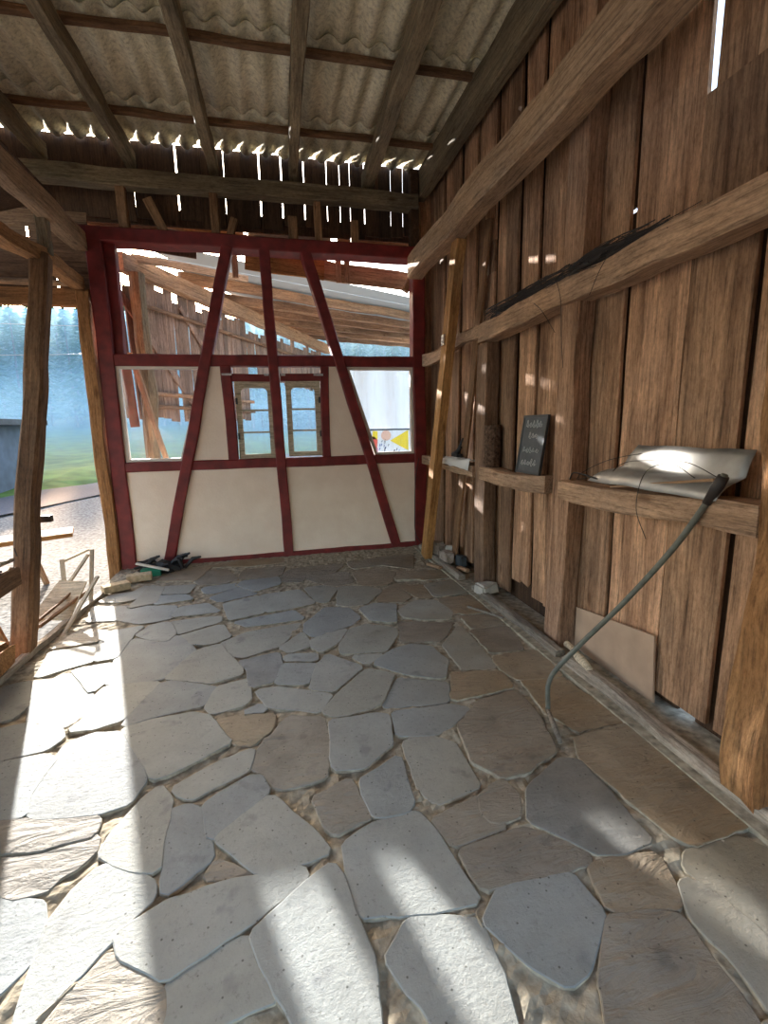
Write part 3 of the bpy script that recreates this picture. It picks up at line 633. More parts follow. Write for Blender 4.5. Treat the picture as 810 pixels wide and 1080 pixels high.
for x, l in ((-0.47, 'by the left window post'), (-0.03, 'left of the centre post'), (0.16, 'right of the centre post'), (0.56, 'by the right window post')):
    bm = bmesh.new(); box_bm(bm, -0.055 if abs(x) > .2 else -.03, 0.055 if abs(x) > .2 else .02, -0.008, 0.0, -0.011, 0.011)
    tag(link('hinge_plate', bm, M['metal'], loc=(x, 5.818 if abs(x)<.4 else 5.798, 2.165)), 'small grey hinge plate on the red window head '+l, 'hinge', 'hinge plates on the window heads')

# wall plate, studs, upper cladding
tag(timber('wall_plate', (-2.6, 5.86, 4.095), (1.80, 5.86, 4.12), 0.15, 0.16, M['rafter'], wob=0.012), 'brown horizontal wall plate across the end wall under the rafter ends', 'beam')
SL = 'short studs between wall plate and red tie beam'
for x, zt, w_, lean, lab in ((-1.37, 4.03, 0.10, 0, 'short wide stud nearest the corner with the lean-to'), (-1.06, 3.93, 0.09, -.07, 'tilted sawn-off stud above the first red brace top'),
        (-0.47, 4.03, 0.085, 0.0, 'short stud above the left red brace head'), (-0.30, 3.80, 0.075, 0.03, 'stub of wood right of the stud above the left brace'),
        (0.35, 3.86, 0.10, 0.0, 'light stub stud right of the red centre post'), (0.63, 4.03, 0.075, 0.0, 'thin dark stud above the right red brace'), (1.05, 3.87, 0.085, 0.0, 'light sawn stub stud near the board wall')):
    tag(timber('stud', (x-lean, 5.85, 3.62), (x+lean, 5.85, zt), w_, 0.09, M['brownpost'], up=(0, 1, 0), wob=0.01), lab, 'stud', SL)
tag(timber('corner_stud', (1.76, 5.86, 3.62), (1.76, 5.86, 4.45), 0.10, 0.12, M['dark'], up=(0, 1, 0)), 'dark corner stud where end wall meets board wall', 'stud')
bm = bmesh.new(); x = -2.7; k = 0
slit_x = [-0.87, -0.83, -1.29, -0.36, 0.02, 0.26, 0.51, 0.77, 0.92, 1.04, 1.21, 1.53, 1.68]
edges = [-2.75, -2.5, -2.27, -2.05, -1.80, -1.55, -1.29, -1.08, -0.85, -0.60, -0.36, -0.18, 0.02, 0.26, 0.51, 0.77, 0.92, 1.04, 1.21, 1.38, 1.53, 1.68, 1.85, 2.15]
wide = {-0.85: .022, 0.02: .020, 0.26: .020, 0.51: .018, -0.36: .010, 0.77: .012, 0.92: .010, 1.04: .010, 1.21: .016, 1.53: .010, 1.68: .010, -1.29: .008}
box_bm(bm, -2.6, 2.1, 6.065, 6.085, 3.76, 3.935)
for yy, sc_, gk in ((6.03, 1.0, 1.0), (6.15, 1+0.12/6.03, 1.15)):  # rear layer is added: shifted slits stop the sun but not the view
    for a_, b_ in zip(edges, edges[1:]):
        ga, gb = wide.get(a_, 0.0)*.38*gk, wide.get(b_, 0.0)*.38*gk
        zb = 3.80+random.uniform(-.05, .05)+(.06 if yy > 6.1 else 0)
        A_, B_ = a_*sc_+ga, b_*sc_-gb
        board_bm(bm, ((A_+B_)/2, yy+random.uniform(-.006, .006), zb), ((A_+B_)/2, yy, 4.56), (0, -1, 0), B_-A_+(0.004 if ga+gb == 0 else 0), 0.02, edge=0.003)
tag(link('wall_upper', bm, M['dark']), 'dark upright gable boards with slits of daylight above the red tie beam, with an added rear layer stopping the sun', 'board wall', kind='structure')

# ================================================================== ROOF
RW = {}
RX = [(-2.95, 'first rafter over the lean-to'), (-2.15, 'rafter left of the open doorway side'), (-1.33, 'rafter above the left corner post'), (-0.49, 'rafter above the left red brace'), (0.35, 'rafter right of the red centre post'), (1.19, 'rafter above the right red brace, paler on one face')]
for x, l in RX:
    tag(timber('rafter', (x-0.10, -0.6, 4.31), (x+0.04, 5.98, 4.345), 0.10 if x != 1.19 else 0.13, 0.16, M['rafter'], wob=0.012, bev=0.01), 'old brown '+l, 'rafter', 'rafters under the corrugated roof')
tag(timber('rafter', (1.88, -0.6, 4.30), (1.88, 5.98, 4.33), 0.11, 0.30, M['rafter'], wob=0.012), 'deep grey rafter running along the top of the board wall', 'rafter', 'rafters under the corrugated roof')
for i, y in enumerate((5.36, 4.33, 3.30, 2.27, 1.24, 0.2)):
    tag(timber('roof_batten', (-3.2, y, 4.455), (2.0, y, 4.46), 0.06, 0.05, M['brownpost'], wob=0.01), 'thin roof batten, number from the end wall: '+['first', 'second', 'third', 'fourth', 'fifth', 'sixth'][i], 'batten', 'battens carrying the corrugated sheets')
bm = bmesh.new(); per = 0.205; amp = 0.030
rows = [(6.00, 5.27), (5.40, 4.24), (4.37, 3.21), (3.34, 2.18), (2.31, 1.15), (1.28, 0.1), (0.2, -0.9)]
for ri, (ya, yb) in enumerate(rows):
    nx_ = 250; ph = random.random()*0.02; g = []
    for j in range(3):
        t = j/2; y = ya+(yb-ya)*t; zc = 4.518+0.018*(1-t) if ri else 4.524+0.012*(1-t)
        row = []
        for i in range(nx_+1):
            x = -3.3+(2.08+3.3)*i/nx_; z = zc+amp*math.cos(2*PI*(x+ph)/per)
            row.append((bm.verts.new((x, y, z)), bm.verts.new((x, y, z+0.007))))
        g.append(row)
    for j in range(2):
        for i in range(nx_):
            a_, b_, c_, d_ = g[j][i], g[j][i+1], g[j+1][i+1], g[j+1][i]
            bm.faces.new((a_[0], b_[0], c_[0], d_[0])); bm.faces.new((a_[1], d_[1], c_[1], b_[1]))
            if j == 0: bm.faces.new((a_[0], a_[1], b_[1], b_[0]))
            if j == 1: bm.faces.new((d_[0], c_[0], c_[1], d_[1]))
tag(link('ceiling', bm, M['sheet'], smooth=True), 'corrugated fibre cement roof sheets seen from below', 'roof', kind='structure')

bm = bmesh.new()
for k in range(26): board_bm(bm, (-3.2+k*0.205, -0.85, 1.35), (-3.2+k*0.205, -0.85, 4.45), (0, 1, 0), 0.2, 0.02)  # unseen boards behind the camera, added to cut light on the interior
tag(link('wall_front_added', bm, M['board']), 'unseen board cladding above the wide front opening, added to darken the interior', 'board wall', kind='structure')
# ================================================================== RIGHT BOARD WALL
bm = bmesh.new()
ys = [6.0, 5.78, 5.45, 5.16, 4.95, 4.78, 4.55, 4.36, 4.14, 3.93, 3.72, 3.56, 3.40, 3.20, 2.99, 2.80, 2.47, 2.05, 1.70, 1.30, 0.93, 0.55, 0.18, -0.2, -0.6]
gap = {2.05: .022, 2.47: .016, 4.36: .016, 2.80: .014, 1.70: .022}
for i, (a_, b_) in enumerate(zip(ys, ys[1:])):
    ga, gb = gap.get(a_, .015)/2, gap.get(b_, .015)/2; yc = (a_-ga+b_+gb)/2
    dx = 0.012*(-1)**i+random.uniform(-.006, .006); zb = random.uniform(0.03, 0.09)
    if b_ == 2.05: zb = 0.10
    if 2.9 < b_ < 3.6: zb = random.uniform(0.10, 0.24)
    tilt = random.uniform(-.012, .012)
    if b_ == 2.05 or a_ == 2.05: tilt = 0.0
    cuts = {2.05: ((zb, 2.99, 0), (2.99, 3.62, .050), (3.62, 4.5, 0)), 4.36: ((zb, 2.88, 0), (2.88, 3.14, .085), (3.14, 4.5, 0))}.get(a_)
    if cuts:
        for z0_, z1_, nb in cuts: board_bm(bm, (2.0+dx, yc-nb/2, z0_), (2.0+dx, yc-nb/2, z1_), (-1, 0, 0), (a_-ga)-(b_+gb)-nb, 0.025, edge=0.004)
        continue
    board_bm(bm, (2.0+dx, yc-tilt, zb), (2.0+dx, yc+tilt, 4.50), (-1, 0, 0), (a_-ga)-(b_+gb), 0.025, edge=0.011, ragged=0.02, warp=0.012)
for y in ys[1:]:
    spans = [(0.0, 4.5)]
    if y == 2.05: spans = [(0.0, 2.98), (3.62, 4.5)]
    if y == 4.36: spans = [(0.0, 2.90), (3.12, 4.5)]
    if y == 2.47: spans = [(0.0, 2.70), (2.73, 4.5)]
    for z0_, z1_ in spans: board_bm(bm, (2.048, y, z0_), (2.048, y, z1_), (-1, 0, 0), 0.24, 0.02, edge=0.01, mi=1)  # backing strips get a darker wood colour, painting shade into the gaps
board_bm(bm, (1.95, 5.97, 0.0), (1.95, 5.97, 4.45), (0, -1, 0), 0.17, 0.02)
tag(link('wall_right', bm, [M['board'], M['dark']]), 'brown rough upright barn boards with gaps coloured dark as shade between them', 'board wall', kind='structure')
# posts
def post(name, x0, x1, y0, y1, z0, z1, mat, lab, cat='post', dxy=(0, 0), **kw):
    return tag(timber(name, ((x0+x1)/2, (y0+y1)/2, z0), ((x0+x1)/2+dxy[0], (y0+y1)/2+dxy[1], z1), x1-x0, y1-y0, mat, up=(0, 1, 0), **kw), lab, cat)
post('wooden_post', 1.86, 1.985, 4.00, 4.21, 0.0, 2.26, M['post'], 'short squared post under the joint of the upper rail, nearest the red frame', wob=0.012)
post('wooden_post', 1.855, 1.98, 2.74, 2.93, 0.0, 4.2, M['post'], 'tall squared post between the chalkboard and the tin sheet', wob=0.012, dxy=(0.0, -0.06))
post('wooden_post', 1.775, 2.02, 1.27, 1.43, 0.0, 2.2, M['orange'], 'thick rough orange-brown post beside the near end of the lower rail', wob=0.03, seg=0.05)
# rails
def rail(p0, p1, w_, h_, lab, mat='rail', **kw):
    return tag(timber('wall_rail', p0, p1, w_, h_, M[mat], wob=kw.pop('wob', 0.016), **kw), lab, 'rail', 'rails along the board wall')
rail((1.875, 4.08, 2.34), (1.875, 1.05, 2.365), 0.15, 0.15, 'long pale upper rail piled with twigs and wire', wob=0.02, seg=0.1)
rail((1.86, 5.74, 2.335), (1.88, 4.10, 2.37), 0.07, 0.12, 'thin split upper rail end by the red corner post', wob=0.03)
rail((1.88, 5.76, 1.135), (1.88, 4.20, 1.12), 0.13, 0.11, 'lower rail section in the sun behind the leaning yellow plank')
rail((1.88, 4.02, 1.115), (1.875, 2.93, 1.115), 0.15, 0.115, 'lower rail section carrying the chalkboard and bark log', wob=0.022)
rail((1.885, 2.74, 1.13), (1.87, 1.42, 1.155), 0.17, 0.12, 'lower rail section carrying the tin sheet', seg=0.08)
tag(timber('roof_beam', (1.70, -0.5, 3.34), (1.705, 5.62, 3.335), 0.19, 0.235, M['tan'], wob=0.014, bev=0.015), 'big pale horizontal beam running high along the board wall to the red frame', 'beam')
# yellow plank leaning
tag(timber('leaning_plank', (1.69, 5.20, 0.03), (1.76, 4.42, 3.22), 0.15, 0.09, M['yellow'], up=(1, 0, 0), wob=0.003, bev=0.003), 'yellow new pine plank leaning against the board wall', 'plank')
tag(timber('leaning_plank', (1.90, 4.85, 0.04), (1.93, 4.16, 3.3), 0.12, 0.025, M['brownpost'], up=(1, 0, 0), wob=0.003, bev=0.003), 'thin brown board slanting on the wall beside the yellow plank', 'plank')
# hardboard panel at the foot of the wall
bm = bmesh.new(); prv = [(2.71, 0.31), (2.03, 0.40), (2.0, 0.02), (2.71, 0.02)]
a_ = [bm.verts.new((1.955, y, z)) for y, z in prv]; b_ = [bm.verts.new((1.967, y, z)) for y, z in prv]
bm.faces.new(a_); bm.faces.new(b_[::-1])
for i in range(4): bm.faces.new((a_[i], b_[i], b_[(i+1) % 4], a_[(i+1) % 4]))
tag(link('hardboard_panel', bm, M['panelboard']), 'flat tan hardboard panel closing the gap at the foot of the board wall', 'panel')

# ---- things on the rails
sl = empty('chalkboard', (1.86, 3.26, 1.178), 'slate chalkboard with handwriting leaning on the lower rail', 'chalkboard')
sl.rotation_euler = (0, math.radians(8), 0)
Wc, Hc = 0.34, 0.44
bm = bmesh.new(); box_bm(bm, 0.0, 0.012, -Wc/2+.015, Wc/2-.015, 0.015, Hc-.015); link('slate', bm, M['slate'], sl)
bm = bmesh.new()
for y0_, y1_, z0_, z1_ in ((-Wc/2, Wc/2, 0, .02), (-Wc/2, Wc/2, Hc-.02, Hc), (-Wc/2, -Wc/2+.018, .02, Hc-.02), (Wc/2-.018, Wc/2, .02, Hc-.02)): box_bm(bm, -0.005, 0.016, y0_, y1_, z0_, z1_)
link('chalkboard_frame', bm, M['frame_black'], sl)
def text(body, size, loc, parent, mat, rot, ext=0.0008, name='writing', shear=0.0):
    cu = bpy.data.curves.new(name, 'FONT'); cu.body = body; cu.size = size; cu.extrude = ext; cu.align_x = 'CENTER'; cu.shear = shear
    o = bpy.data.objects.new(name, cu); C.objects.link(o); o.data.materials.append(mat)
    bpy.context.view_layer.update()
    me = bpy.data.meshes.new_from_object(o.evaluated_get(bpy.context.evaluated_depsgraph_get())); bpy.data.objects.remove(o)
    o2 = bpy.data.objects.new(name, me); C.objects.link(o2); o2.parent = parent; o2.location = loc; o2.rotation_euler = rot
    if not me.materials: me.materials.append(mat)
    return o2
rt = (PI/2, 0, -PI/2)
rg = random.Random(8)
for z, dy, nl, hh in ((0.35, 0.0, 5, .05), (0.265, -0.01, 3, .05), (0.16, 0.0, 5, .045), (0.065, 0.0, 5, .05)):   # four lines of unreadable chalk handwriting
    bm = bmesh.new(); wd = nl*0.045; y = wd/2
    for l in range(nl):
        k = [(y-.002, z+rg.uniform(0, hh*.3)), (y-.012, z+hh*rg.uniform(.5, 1.1)), (y-.024, z+hh*rg.uniform(.3, .8)), (y-.014, z+hh*rg.uniform(-.1, .2)), (y-.032, z+rg.uniform(0, .012)), (y-.040, z+hh*rg.uniform(.3, .6))]
        tube_bm(bm, spline([(-0.001, q[0]+dy, q[1]) for q in k], 5), 0.0018, 4); y -= 0.045
    link('chalk_writing', bm, M['chalk'], sl)
# bark log
def log(name, loc, r, h, lab):
    bm = bmesh.new(); n = 28; rings = []
    for j in range(14):
        z = h*j/13; rings.append([bm.verts.new((r*math.cos(2*PI*i/n)*(1+.13*noise.noise(Vector((math.cos(2*PI*i/n)*3, math.sin(2*PI*i/n)*3, z*12)))), r*math.sin(2*PI*i/n)*(1+.13*noise.noise(Vector((math.cos(2*PI*i/n)*3, math.sin(2*PI*i/n)*3, z*12+5)))), z)) for i in range(n)])
    for p, q in zip(rings, rings[1:]):
        for i in range(n): bm.faces.new((p[i], p[(i+1) % n], q[(i+1) % n], q[i]))
    bm.faces.new(rings[0][::-1]); bm.faces.new(rings[-1])
    return tag(link(name, bm, M['bark'], loc=loc), lab, 'log')
log('bark_log', (1.90, 3.94, 1.175), 0.072, 0.37, 'short upright log with dark bark standing on the lower rail')
# plastic sheet + dark tool on the far lower rail
bm = bmesh.new(); g = []
for j in range(9):
    g.append([bm.verts.new((1.80+0.13*i/7, 5.0-0.75*j/8, 1.195+0.05*abs(noise.noise(Vector((i*.8, j*.9, 2))))-(0.06 if i == 0 else 0)-(0.0 if i else .02*j/8))) for i in range(8)])
for j in range(8):
    for i in range(7): bm.faces.new((g[j][i], g[j][i+1], g[j+1][i+1], g[j+1][i]))
o = link('plastic_sheet', bm, M['cloth'], smooth=True); so = o.modifiers.new('s', 'SOLIDIFY'); so.thickness = 0.002
tag(o, 'crumpled whitish plastic sheet lying in the sun on the far lower rail', 'sheet')
t_ = empty('hand_tool', (1.84, 4.66, 1.24), 'small black hand tool lying on the crumpled plastic sheet', 'tool')
tube('grip', [(1.84, 4.74, 1.25), (1.85, 4.66, 1.27), (1.86, 4.58, 1.33)], [0.022, 0.026, 0.016], M['black'], t_)
tube('nozzle', [(1.85, 4.64, 1.28), (1.86, 4.58, 1.36), (1.87, 4.55, 1.42)], [0.018, 0.012, 0.007], M['black'], t_)
bm = bmesh.new(); box_bm(bm, -0.03, 0.03, -0.10, 0.05, -0.012, 0.02); link('base', bm, M['black'], t_)
# zinc clamp on upper rail
bm = bmesh.new(); box_bm(bm, -0.01, 0.0, -0.035, 0.035, -0.03, 0.06); box_bm(bm, -0.01, 0.06, -0.035, 0.035, 0.06, 0.067)
for q in range(4): box_bm(bm, -0.016, -0.008, -0.02+0.012*q, -0.014+0.012*q, -0.01+0.015*(q % 2), 0.0+0.015*(q % 2))
tag(link('bracket', bm, M['metal'], loc=(1.690, 4.64, 2.36)), 'shiny zinc bracket on the yellow plank where the thin upper rail crosses', 'bracket')
# tin sheet
bm = bmesh.new(); g = []
for j in range(17):
    u_ = j/16; row = []
    for i in range(9):
        t = i/8
        if t <= .5:
            k = t*2; y = 2.44-(2.44-1.60)*u_-0.10*k*(1-u_); x = 1.79+0.10*k; z = 1.215+0.075*k+0.030*math.sin(PI*k)*(1-abs(u_-.5))
        else:
            k = (t-.5)*2; y = 2.30-(2.30-1.57)*u_-0.07*k*(1-u_); x = 1.885+0.055*k; z = 1.30+0.125*k-(.02 if i == 5 else 0)
        row.append(bm.verts.new((x+0.008*noise.noise(Vector((j*.25, t*3, 0))), y, z+0.008*noise.noise(Vector((j*.25, t*2, 4))))))
    g.append(row)
for j in range(16):
    for i in range(8): bm.faces.new((g[j][i], g[j][i+1], g[j+1][i+1], g[j+1][i]))
o = link('tin_sheet', bm, M['tin'], smooth=True); so = o.modifiers.new('s', 'SOLIDIFY'); so.thickness = 0.003
tag(o, 'bent grey sheet of tin propped on the lower rail behind the conduit', 'metal sheet')
tag(timber('wooden_lath', (1.80, 2.25, 1.20), (1.84, 1.66, 1.30), 0.02, 0.012, M['tan'], wob=0.002, bev=0.002), 'thin wooden slat lying across the bent tin sheet', 'slat')
# conduit
cp = spline([(1.80, 1.58, 1.33), (1.79, 1.62, 1.24), (1.75, 1.75, 0.98), (1.66, 1.93, 0.66), (1.54, 2.10, 0.36), (1.42, 2.16, 0.16), (1.36, 2.08, 0.03)], 10)
cd = empty('conduit', (1.36, 2.08, 0.0), 'grey-green flexible conduit curving from the tin sheet down to the floor', 'conduit')
tube('pipe', cp, 0.0135, M['conduit'], cd, n=10)
tube('end_piece', [(1.36, 2.08, 0.028), (1.33, 1.98, 0.018), (1.28, 1.84, 0.016)], [0.010, 0.014, 0.012], M['grey_wood'], cd)
tube('tape_wrap', [cp[1], cp[6], cp[12]], [0.022, 0.024, 0.017], M['wire'], cd)
# thin wires
def wire(pts, lab, r=0.0020, name='wire'):
    return tag(tube(name, spline(pts, 8), r, M['wire'], n=5), lab, 'wire')
wire([(1.80, 1.72, 1.30), (1.74, 1.80, 1.36), (1.77, 1.98, 1.30), (1.77, 2.02, 1.12), (1.76, 1.93, 0.98)], 'thin dark wire looping from the conduit end in front of the lower rail')
wire([(1.80, 1.60, 1.31), (1.77, 1.75, 1.37), (1.79, 2.0, 1.36), (1.82, 2.2, 1.33), (1.86, 2.35, 1.25)], 'thin dark wire lying over the tin sheet')
wire([(1.84, 2.62, 1.20), (1.80, 2.5, 1.26), (1.86, 2.35, 1.34), (1.93, 2.15, 1.38), (1.88, 2.3, 1.27), (1.80, 2.55, 1.21)], 'tangled loop of wire at the far end of the tin sheet')
wire([(1.82, 2.66, 1.20), (1.78, 2.56, 1.25), (1.79, 2.42, 1.24), (1.83, 2.3, 1.21)], 'pale bent cable end on the rail next to the tall post', 0.005)
wire([(1.80, 2.88, 2.45), (1.79, 2.80, 2.3), (1.83, 2.84, 2.1), (1.845, 2.83, 1.9)], 'dark wire hanging from the twig pile in front of the tall post')
wire([(1.79, 3.12, 2.36), (1.785, 3.0, 2.28), (1.79, 2.85, 2.12)], 'short bent wire sticking out below the twig pile')
wire([(1.79, 2.30, 2.48), (1.785, 2.42, 2.38), (1.79, 2.52, 2.26)], 'curved wire trailing over the upper rail')
wire([(1.76, 5.70, 1.16), (1.72, 5.72, 0.9), (1.70, 5.70, 0.5), (1.70, 5.66, 0.2), (1.78, 5.5, 0.06), (1.80, 5.2, 0.1)], 'black cable hanging down the plaster beside the red corner post', 0.005, 'cable')
# twig / wire bundle on the upper rail
bm = bmesh.new(); rg = random.Random(3)
for i in range(330):
    y = rg.uniform(2.25, 4.0); ln = rg.uniform(0.25, 0.6); d = rg.uniform(-0.06, 0.06)
    p0 = Vector((1.86+rg.uniform(-.06, .07), y, 2.425+rg.uniform(0, .075)*(1.0 if y > 2.6 else .7)))
    tube_bm(bm, spline([p0, p0+Vector((rg.uniform(-.02, .02), -ln/2, rg.uniform(-.005, .02))), p0+Vector((d*.5, -ln, rg.uniform(-.02, .01)))], 3), rg.uniform(.002, .0045), 4)
tag(link('twig_bundle', bm, M['wire']), 'long heap of dark twigs and wire on top of the upper rail', 'twigs', kind='stuff')
# bottom items on the right
rock('stone', (1.83, 3.86, 0.02), (0.17, 0.14, 0.09), M['stone'], rot=.3, seed=4); tag(bpy.context.scene.collection.objects[-1], 'pale loose stone lying at the foot of the short squared post', 'stone')
o = rock('concrete_block', (1.82, 4.86, 0.03), (0.10, 0.24, 0.13), M['block'], seed=2); tag(o, 'brownish broken block lying on the kerb by the yellow plank', 'block')
o = rock('rubble_stone', (1.82, 5.18, 0.03), (0.11, 0.15, 0.17), M['block'], rot=.4, seed=6); tag(o, 'upright grey rubble stone behind the broken block', 'stone')
o = rock('rubble_stone', (1.90, 4.93, 0.13), (0.09, 0.11, 0.07), M['stone'], rot=.8, seed=9); tag(o, 'small pale stone resting on top of the broken block', 'stone')
o = rock('rubble_stone', (1.93, 4.72, 0.01), (0.08, 0.16, 0.13), M['slate'], rot=.1, seed=11); tag(o, 'dark rubble stone against the boards beside the broken block', 'stone')
tag(timber('wood_scrap', (1.62, 4.92, 0.02), (1.70, 4.72, 0.022), 0.05, 0.03, M['tan'], wob=0.004), 'small pale wood offcut on the floor before the kerb end', 'offcut')
tag(timber('wood_scrap', (1.86, 4.62, 0.045), (1.90, 4.46, 0.05), 0.05, 0.03, M['tan'], wob=0.004), 'small pale wood offcut behind the kerb beside the broken block', 'offcut')
o = tube('wooden_peg', [(1.86, 2.66, 0.075), (1.85, 2.58, 0.078), (1.82, 2.46, 0.075), (1.79, 2.32, 0.07)], [0.023, 0.018, 0.030, 0.022], M['cream_wood'])
tag(o, 'turned wooden handle lying on the kerb plank where the conduit passes', 'handle')
tag(timber('broken_stick', (1.55, 3.62, 0.012), (1.72, 3.30, 0.02), 0.02, 0.015, M['grey_wood'], wob=0.006), 'thin grey stick lying beside the kerb near the short squared post', 'stick')

# ================================================================== LEFT SIDE
tag(timber('eaves_beam', (-1.79, -0.5, 3.42), (-1.80, 5.78, 3.46), 0.13, 0.19, M['tan'], wob=0.014, bev=0.012), 'long pale beam on the open side running into the red corner post', 'beam')
tag(timber('eaves_beam', (-1.87, 2.4, 2.97), (-1.86, 5.76, 3.06), 0.12, 0.12, M['orange'], wob=0.025, seg=0.08), 'rough lower beam on the open side with splintered orange end', 'beam')
tag(timber('short_post', (-1.82, 4.98, 3.08), (-1.82, 4.98, 3.40), 0.09, 0.09, M['rafter'], up=(0, 1, 0)), 'short upright post joining the two beams of the open side', 'post')
tag(timber('raking_post', (-1.82, 3.60, -0.05), (-1.82, 4.86, 3.02), 0.13, 0.14, M['brownpost'], up=(1, 0, 0), wob=0.012, seg=0.1, bev=0.02), 'leaning brown post with waney edge in the open side', 'post')
tag(timber('door_post', (-1.845, 5.82, -0.1), (-1.835, 5.82, 2.98), 0.12, 0.16, M['orange'], up=(0, 1, 0), wob=0.012), 'reddish brown slanting post outside the red corner post', 'post')
# lean-to frame and roof beyond the open side
tag(timber('lintel', (-4.2, 5.85, 2.93), (-1.78, 5.85, 2.93), 0.10, 0.17, M['orange'], wob=0.006), 'brown lintel plank over the lean-to opening', 'beam')
tag(timber('lintel', (-4.2, 5.74, 3.045), (-1.80, 5.74, 3.045), 0.09, 0.045, M['tan'], wob=0.005), 'thin pale batten nailed above the lean-to lintel', 'beam')
bm = bmesh.new()
for k in range(5):
    z = 3.06+k*0.158; cut = {0: -2.08, 3: -2.30}.get(k)
    for xa, xb in (((-4.2, cut-.014), (cut+.014, -1.74)) if cut else ((-4.2, -1.74),)): board_bm(bm, (xa, 5.88, z), (xb, 5.88, z), (0, -1, 0), 0.162, 0.02, edge=0.004)
    if cut: board_bm(bm, (-4.2, 5.91, z-.06), (-1.74, 5.91, z-.06), (0, -1, 0), 0.10, 0.02)
tag(link('wall_lean_to', bm, M['brownpost']), 'brown horizontal boards above the lean-to opening', 'board wall', kind='structure')
bm = bmesh.new()
for k in range(15):
    y = -0.5+k*0.42
    board_bm(bm, (-4.3, y, 3.05), (-1.9, y, 3.75), (0, 0, -1), 0.40, 0.02, edge=0.012)
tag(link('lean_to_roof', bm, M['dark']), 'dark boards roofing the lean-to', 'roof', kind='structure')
# low sill wall on the left near the camera
tag(timber('sill_rail', (-1.84, 0.1, 0.60), (-1.83, 3.62, 0.595), 0.16, 0.13, M['brownpost'], wob=0.014), 'waist-low brown rail joined to the leaning post', 'rail')
bm = bmesh.new()
for k in range(12): board_bm(bm, (-1.86, 0.30+k*0.27, -0.05), (-1.86, 0.30+k*0.27, 0.56), (1, 0, 0), 0.262, 0.025, edge=0.008)
tag(link('wall_left', bm, M['board']), 'low boarded wall under the rail on the open side', 'board wall', kind='structure')
tag(timber('sole_plank', (-1.80, 3.1, 0.012), (-1.70, 4.95, 0.012), 0.06, 0.05, M['grey_wood'], wob=0.012), 'weathered threshold batten along the open side', 'batten')
tag(timber('long_stick', (-1.90, 3.65, 0.10), (-1.80, 4.62, 0.17), 0.022, 0.02, M['brownpost'], wob=0.006), 'thin dark stick lying over the folding chair frame', 'stick')
o = rock('cut_log', (-1.86, 3.30, 0.02), (0.22, 0.26, 0.20), M['orange'], seed=5); tag(o, 'splintered orange wood block at the foot of the leaning post', 'block')
# clutter on the sill rail
t_ = empty('hand_drill', (-1.83, 3.42, 0.66), 'black and silver tool lying on the low rail by the leaning post', 'tool')
tube('body', [(-1.83, 3.34, 0.71), (-1.83, 3.44, 0.71)], 0.045, M['black'], t_, n=14)
tube('collar', [(-1.83, 3.44, 0.71), (-1.82, 3.49, 0.71)], 0.036, M['metal'], t_, n=14)
tube('shaft', [(-1.82, 3.49, 0.70), (-1.80, 3.66, 0.695)], [0.018, 0.014], M['grey_wood'], t_, n=10)
bm = bmesh.new(); box_bm(bm, -0.05, 0.05, -0.05, 0.06, 0.0, 0.012); link('foot', bm, M['metal'], t_)
tag(tube('nail', [(-1.77, 3.66, 0.72), (-1.75, 3.60, 0.79)], 0.004, M['wire'], n=5), 'bent nail sticking out of the leaning post above the low rail', 'nail')
bm = bmesh.new(); box_bm(bm, -0.02, 0.05, -0.02, 0.03, -0.025, 0.025); 
tag(link('metal_bracket', bm, M['wire'], loc=(-1.76, 4.10, 0.90)), 'small metal bracket on the edge of the leaning post', 'bracket')
# bricks near the threshold
def brick(loc, rz_, mat, lab, s=(0.24, 0.115, 0.071)):
    bm = bmesh.new(); box_bm(bm, -s[0]/2, s[0]/2, -s[1]/2, s[1]/2, 0, s[2]); bmesh.ops.bevel(bm, geom=bm.edges[:], offset=0.006, segments=1, affect='EDGES')
    o = link('brick', bm, mat, loc=loc); o.rotation_euler.z = rz_; return tag(o, lab, 'brick', 'bricks at the open doorway')
brick((-1.60, 4.97, 0.005), 0.55, M['brick'], 'grey-yellow brick lying nearest the threshold')
brick((-1.46, 5.26, 0.005), 0.20, M['brick'], 'pale sandy brick in front of the black debris heap')
# debris heap by the red brace foot
hp = empty('debris_heap', (-1.32, 5.58, 0.0), 'heap of black scrap with a white strip at the foot of the red brace', 'debris')
rg = random.Random(5); bm = bmesh.new()
for i in range(16):
    a1 = rg.uniform(0, 2*PI); r1 = rg.uniform(.05, .26); p = Vector((r1*math.cos(a1)*1.1, r1*math.sin(a1)*.5, rg.uniform(0.01, .05)))
    q = p+Vector((rg.uniform(-.2, .2), rg.uniform(-.08, .08), rg.uniform(.03, .15)))
    tube_bm(bm, [p, p.lerp(q, .5)+Vector((0, 0, .04)), q], [0.02, 0.024, 0.012], 5)
link('black_scrap', bm, M['black'], hp)
bm = bmesh.new(); bmesh.ops.create_icosphere(bm, subdivisions=3, radius=1)
for v in bm.verts: v.co = Vector((v.co.x*.22, v.co.y*.12, max(0, v.co.z)*.11))*(1+.5*noise.noise(v.co*3))
link('dark_sack', bm, M['black'], hp)
bm = bmesh.new(); box_bm(bm, -0.16, 0.04, -0.19, -0.10, 0.0, 0.075); link('green_box', bm, M['green'], hp)
timber('white_strip', hp.location+V(-0.20, -.16, .15), hp.location+V(0.13, -.20, .06), 0.035, 0.02, M['white_trim'], hp, wob=0.002, bev=0.002)
timber('wood_strip', hp.location+V(-0.28, -.08, .02), hp.location+V(-0.02, .02, .17), 0.02, 0.015, M['grey_wood'], hp, wob=0.002, bev=0.002)

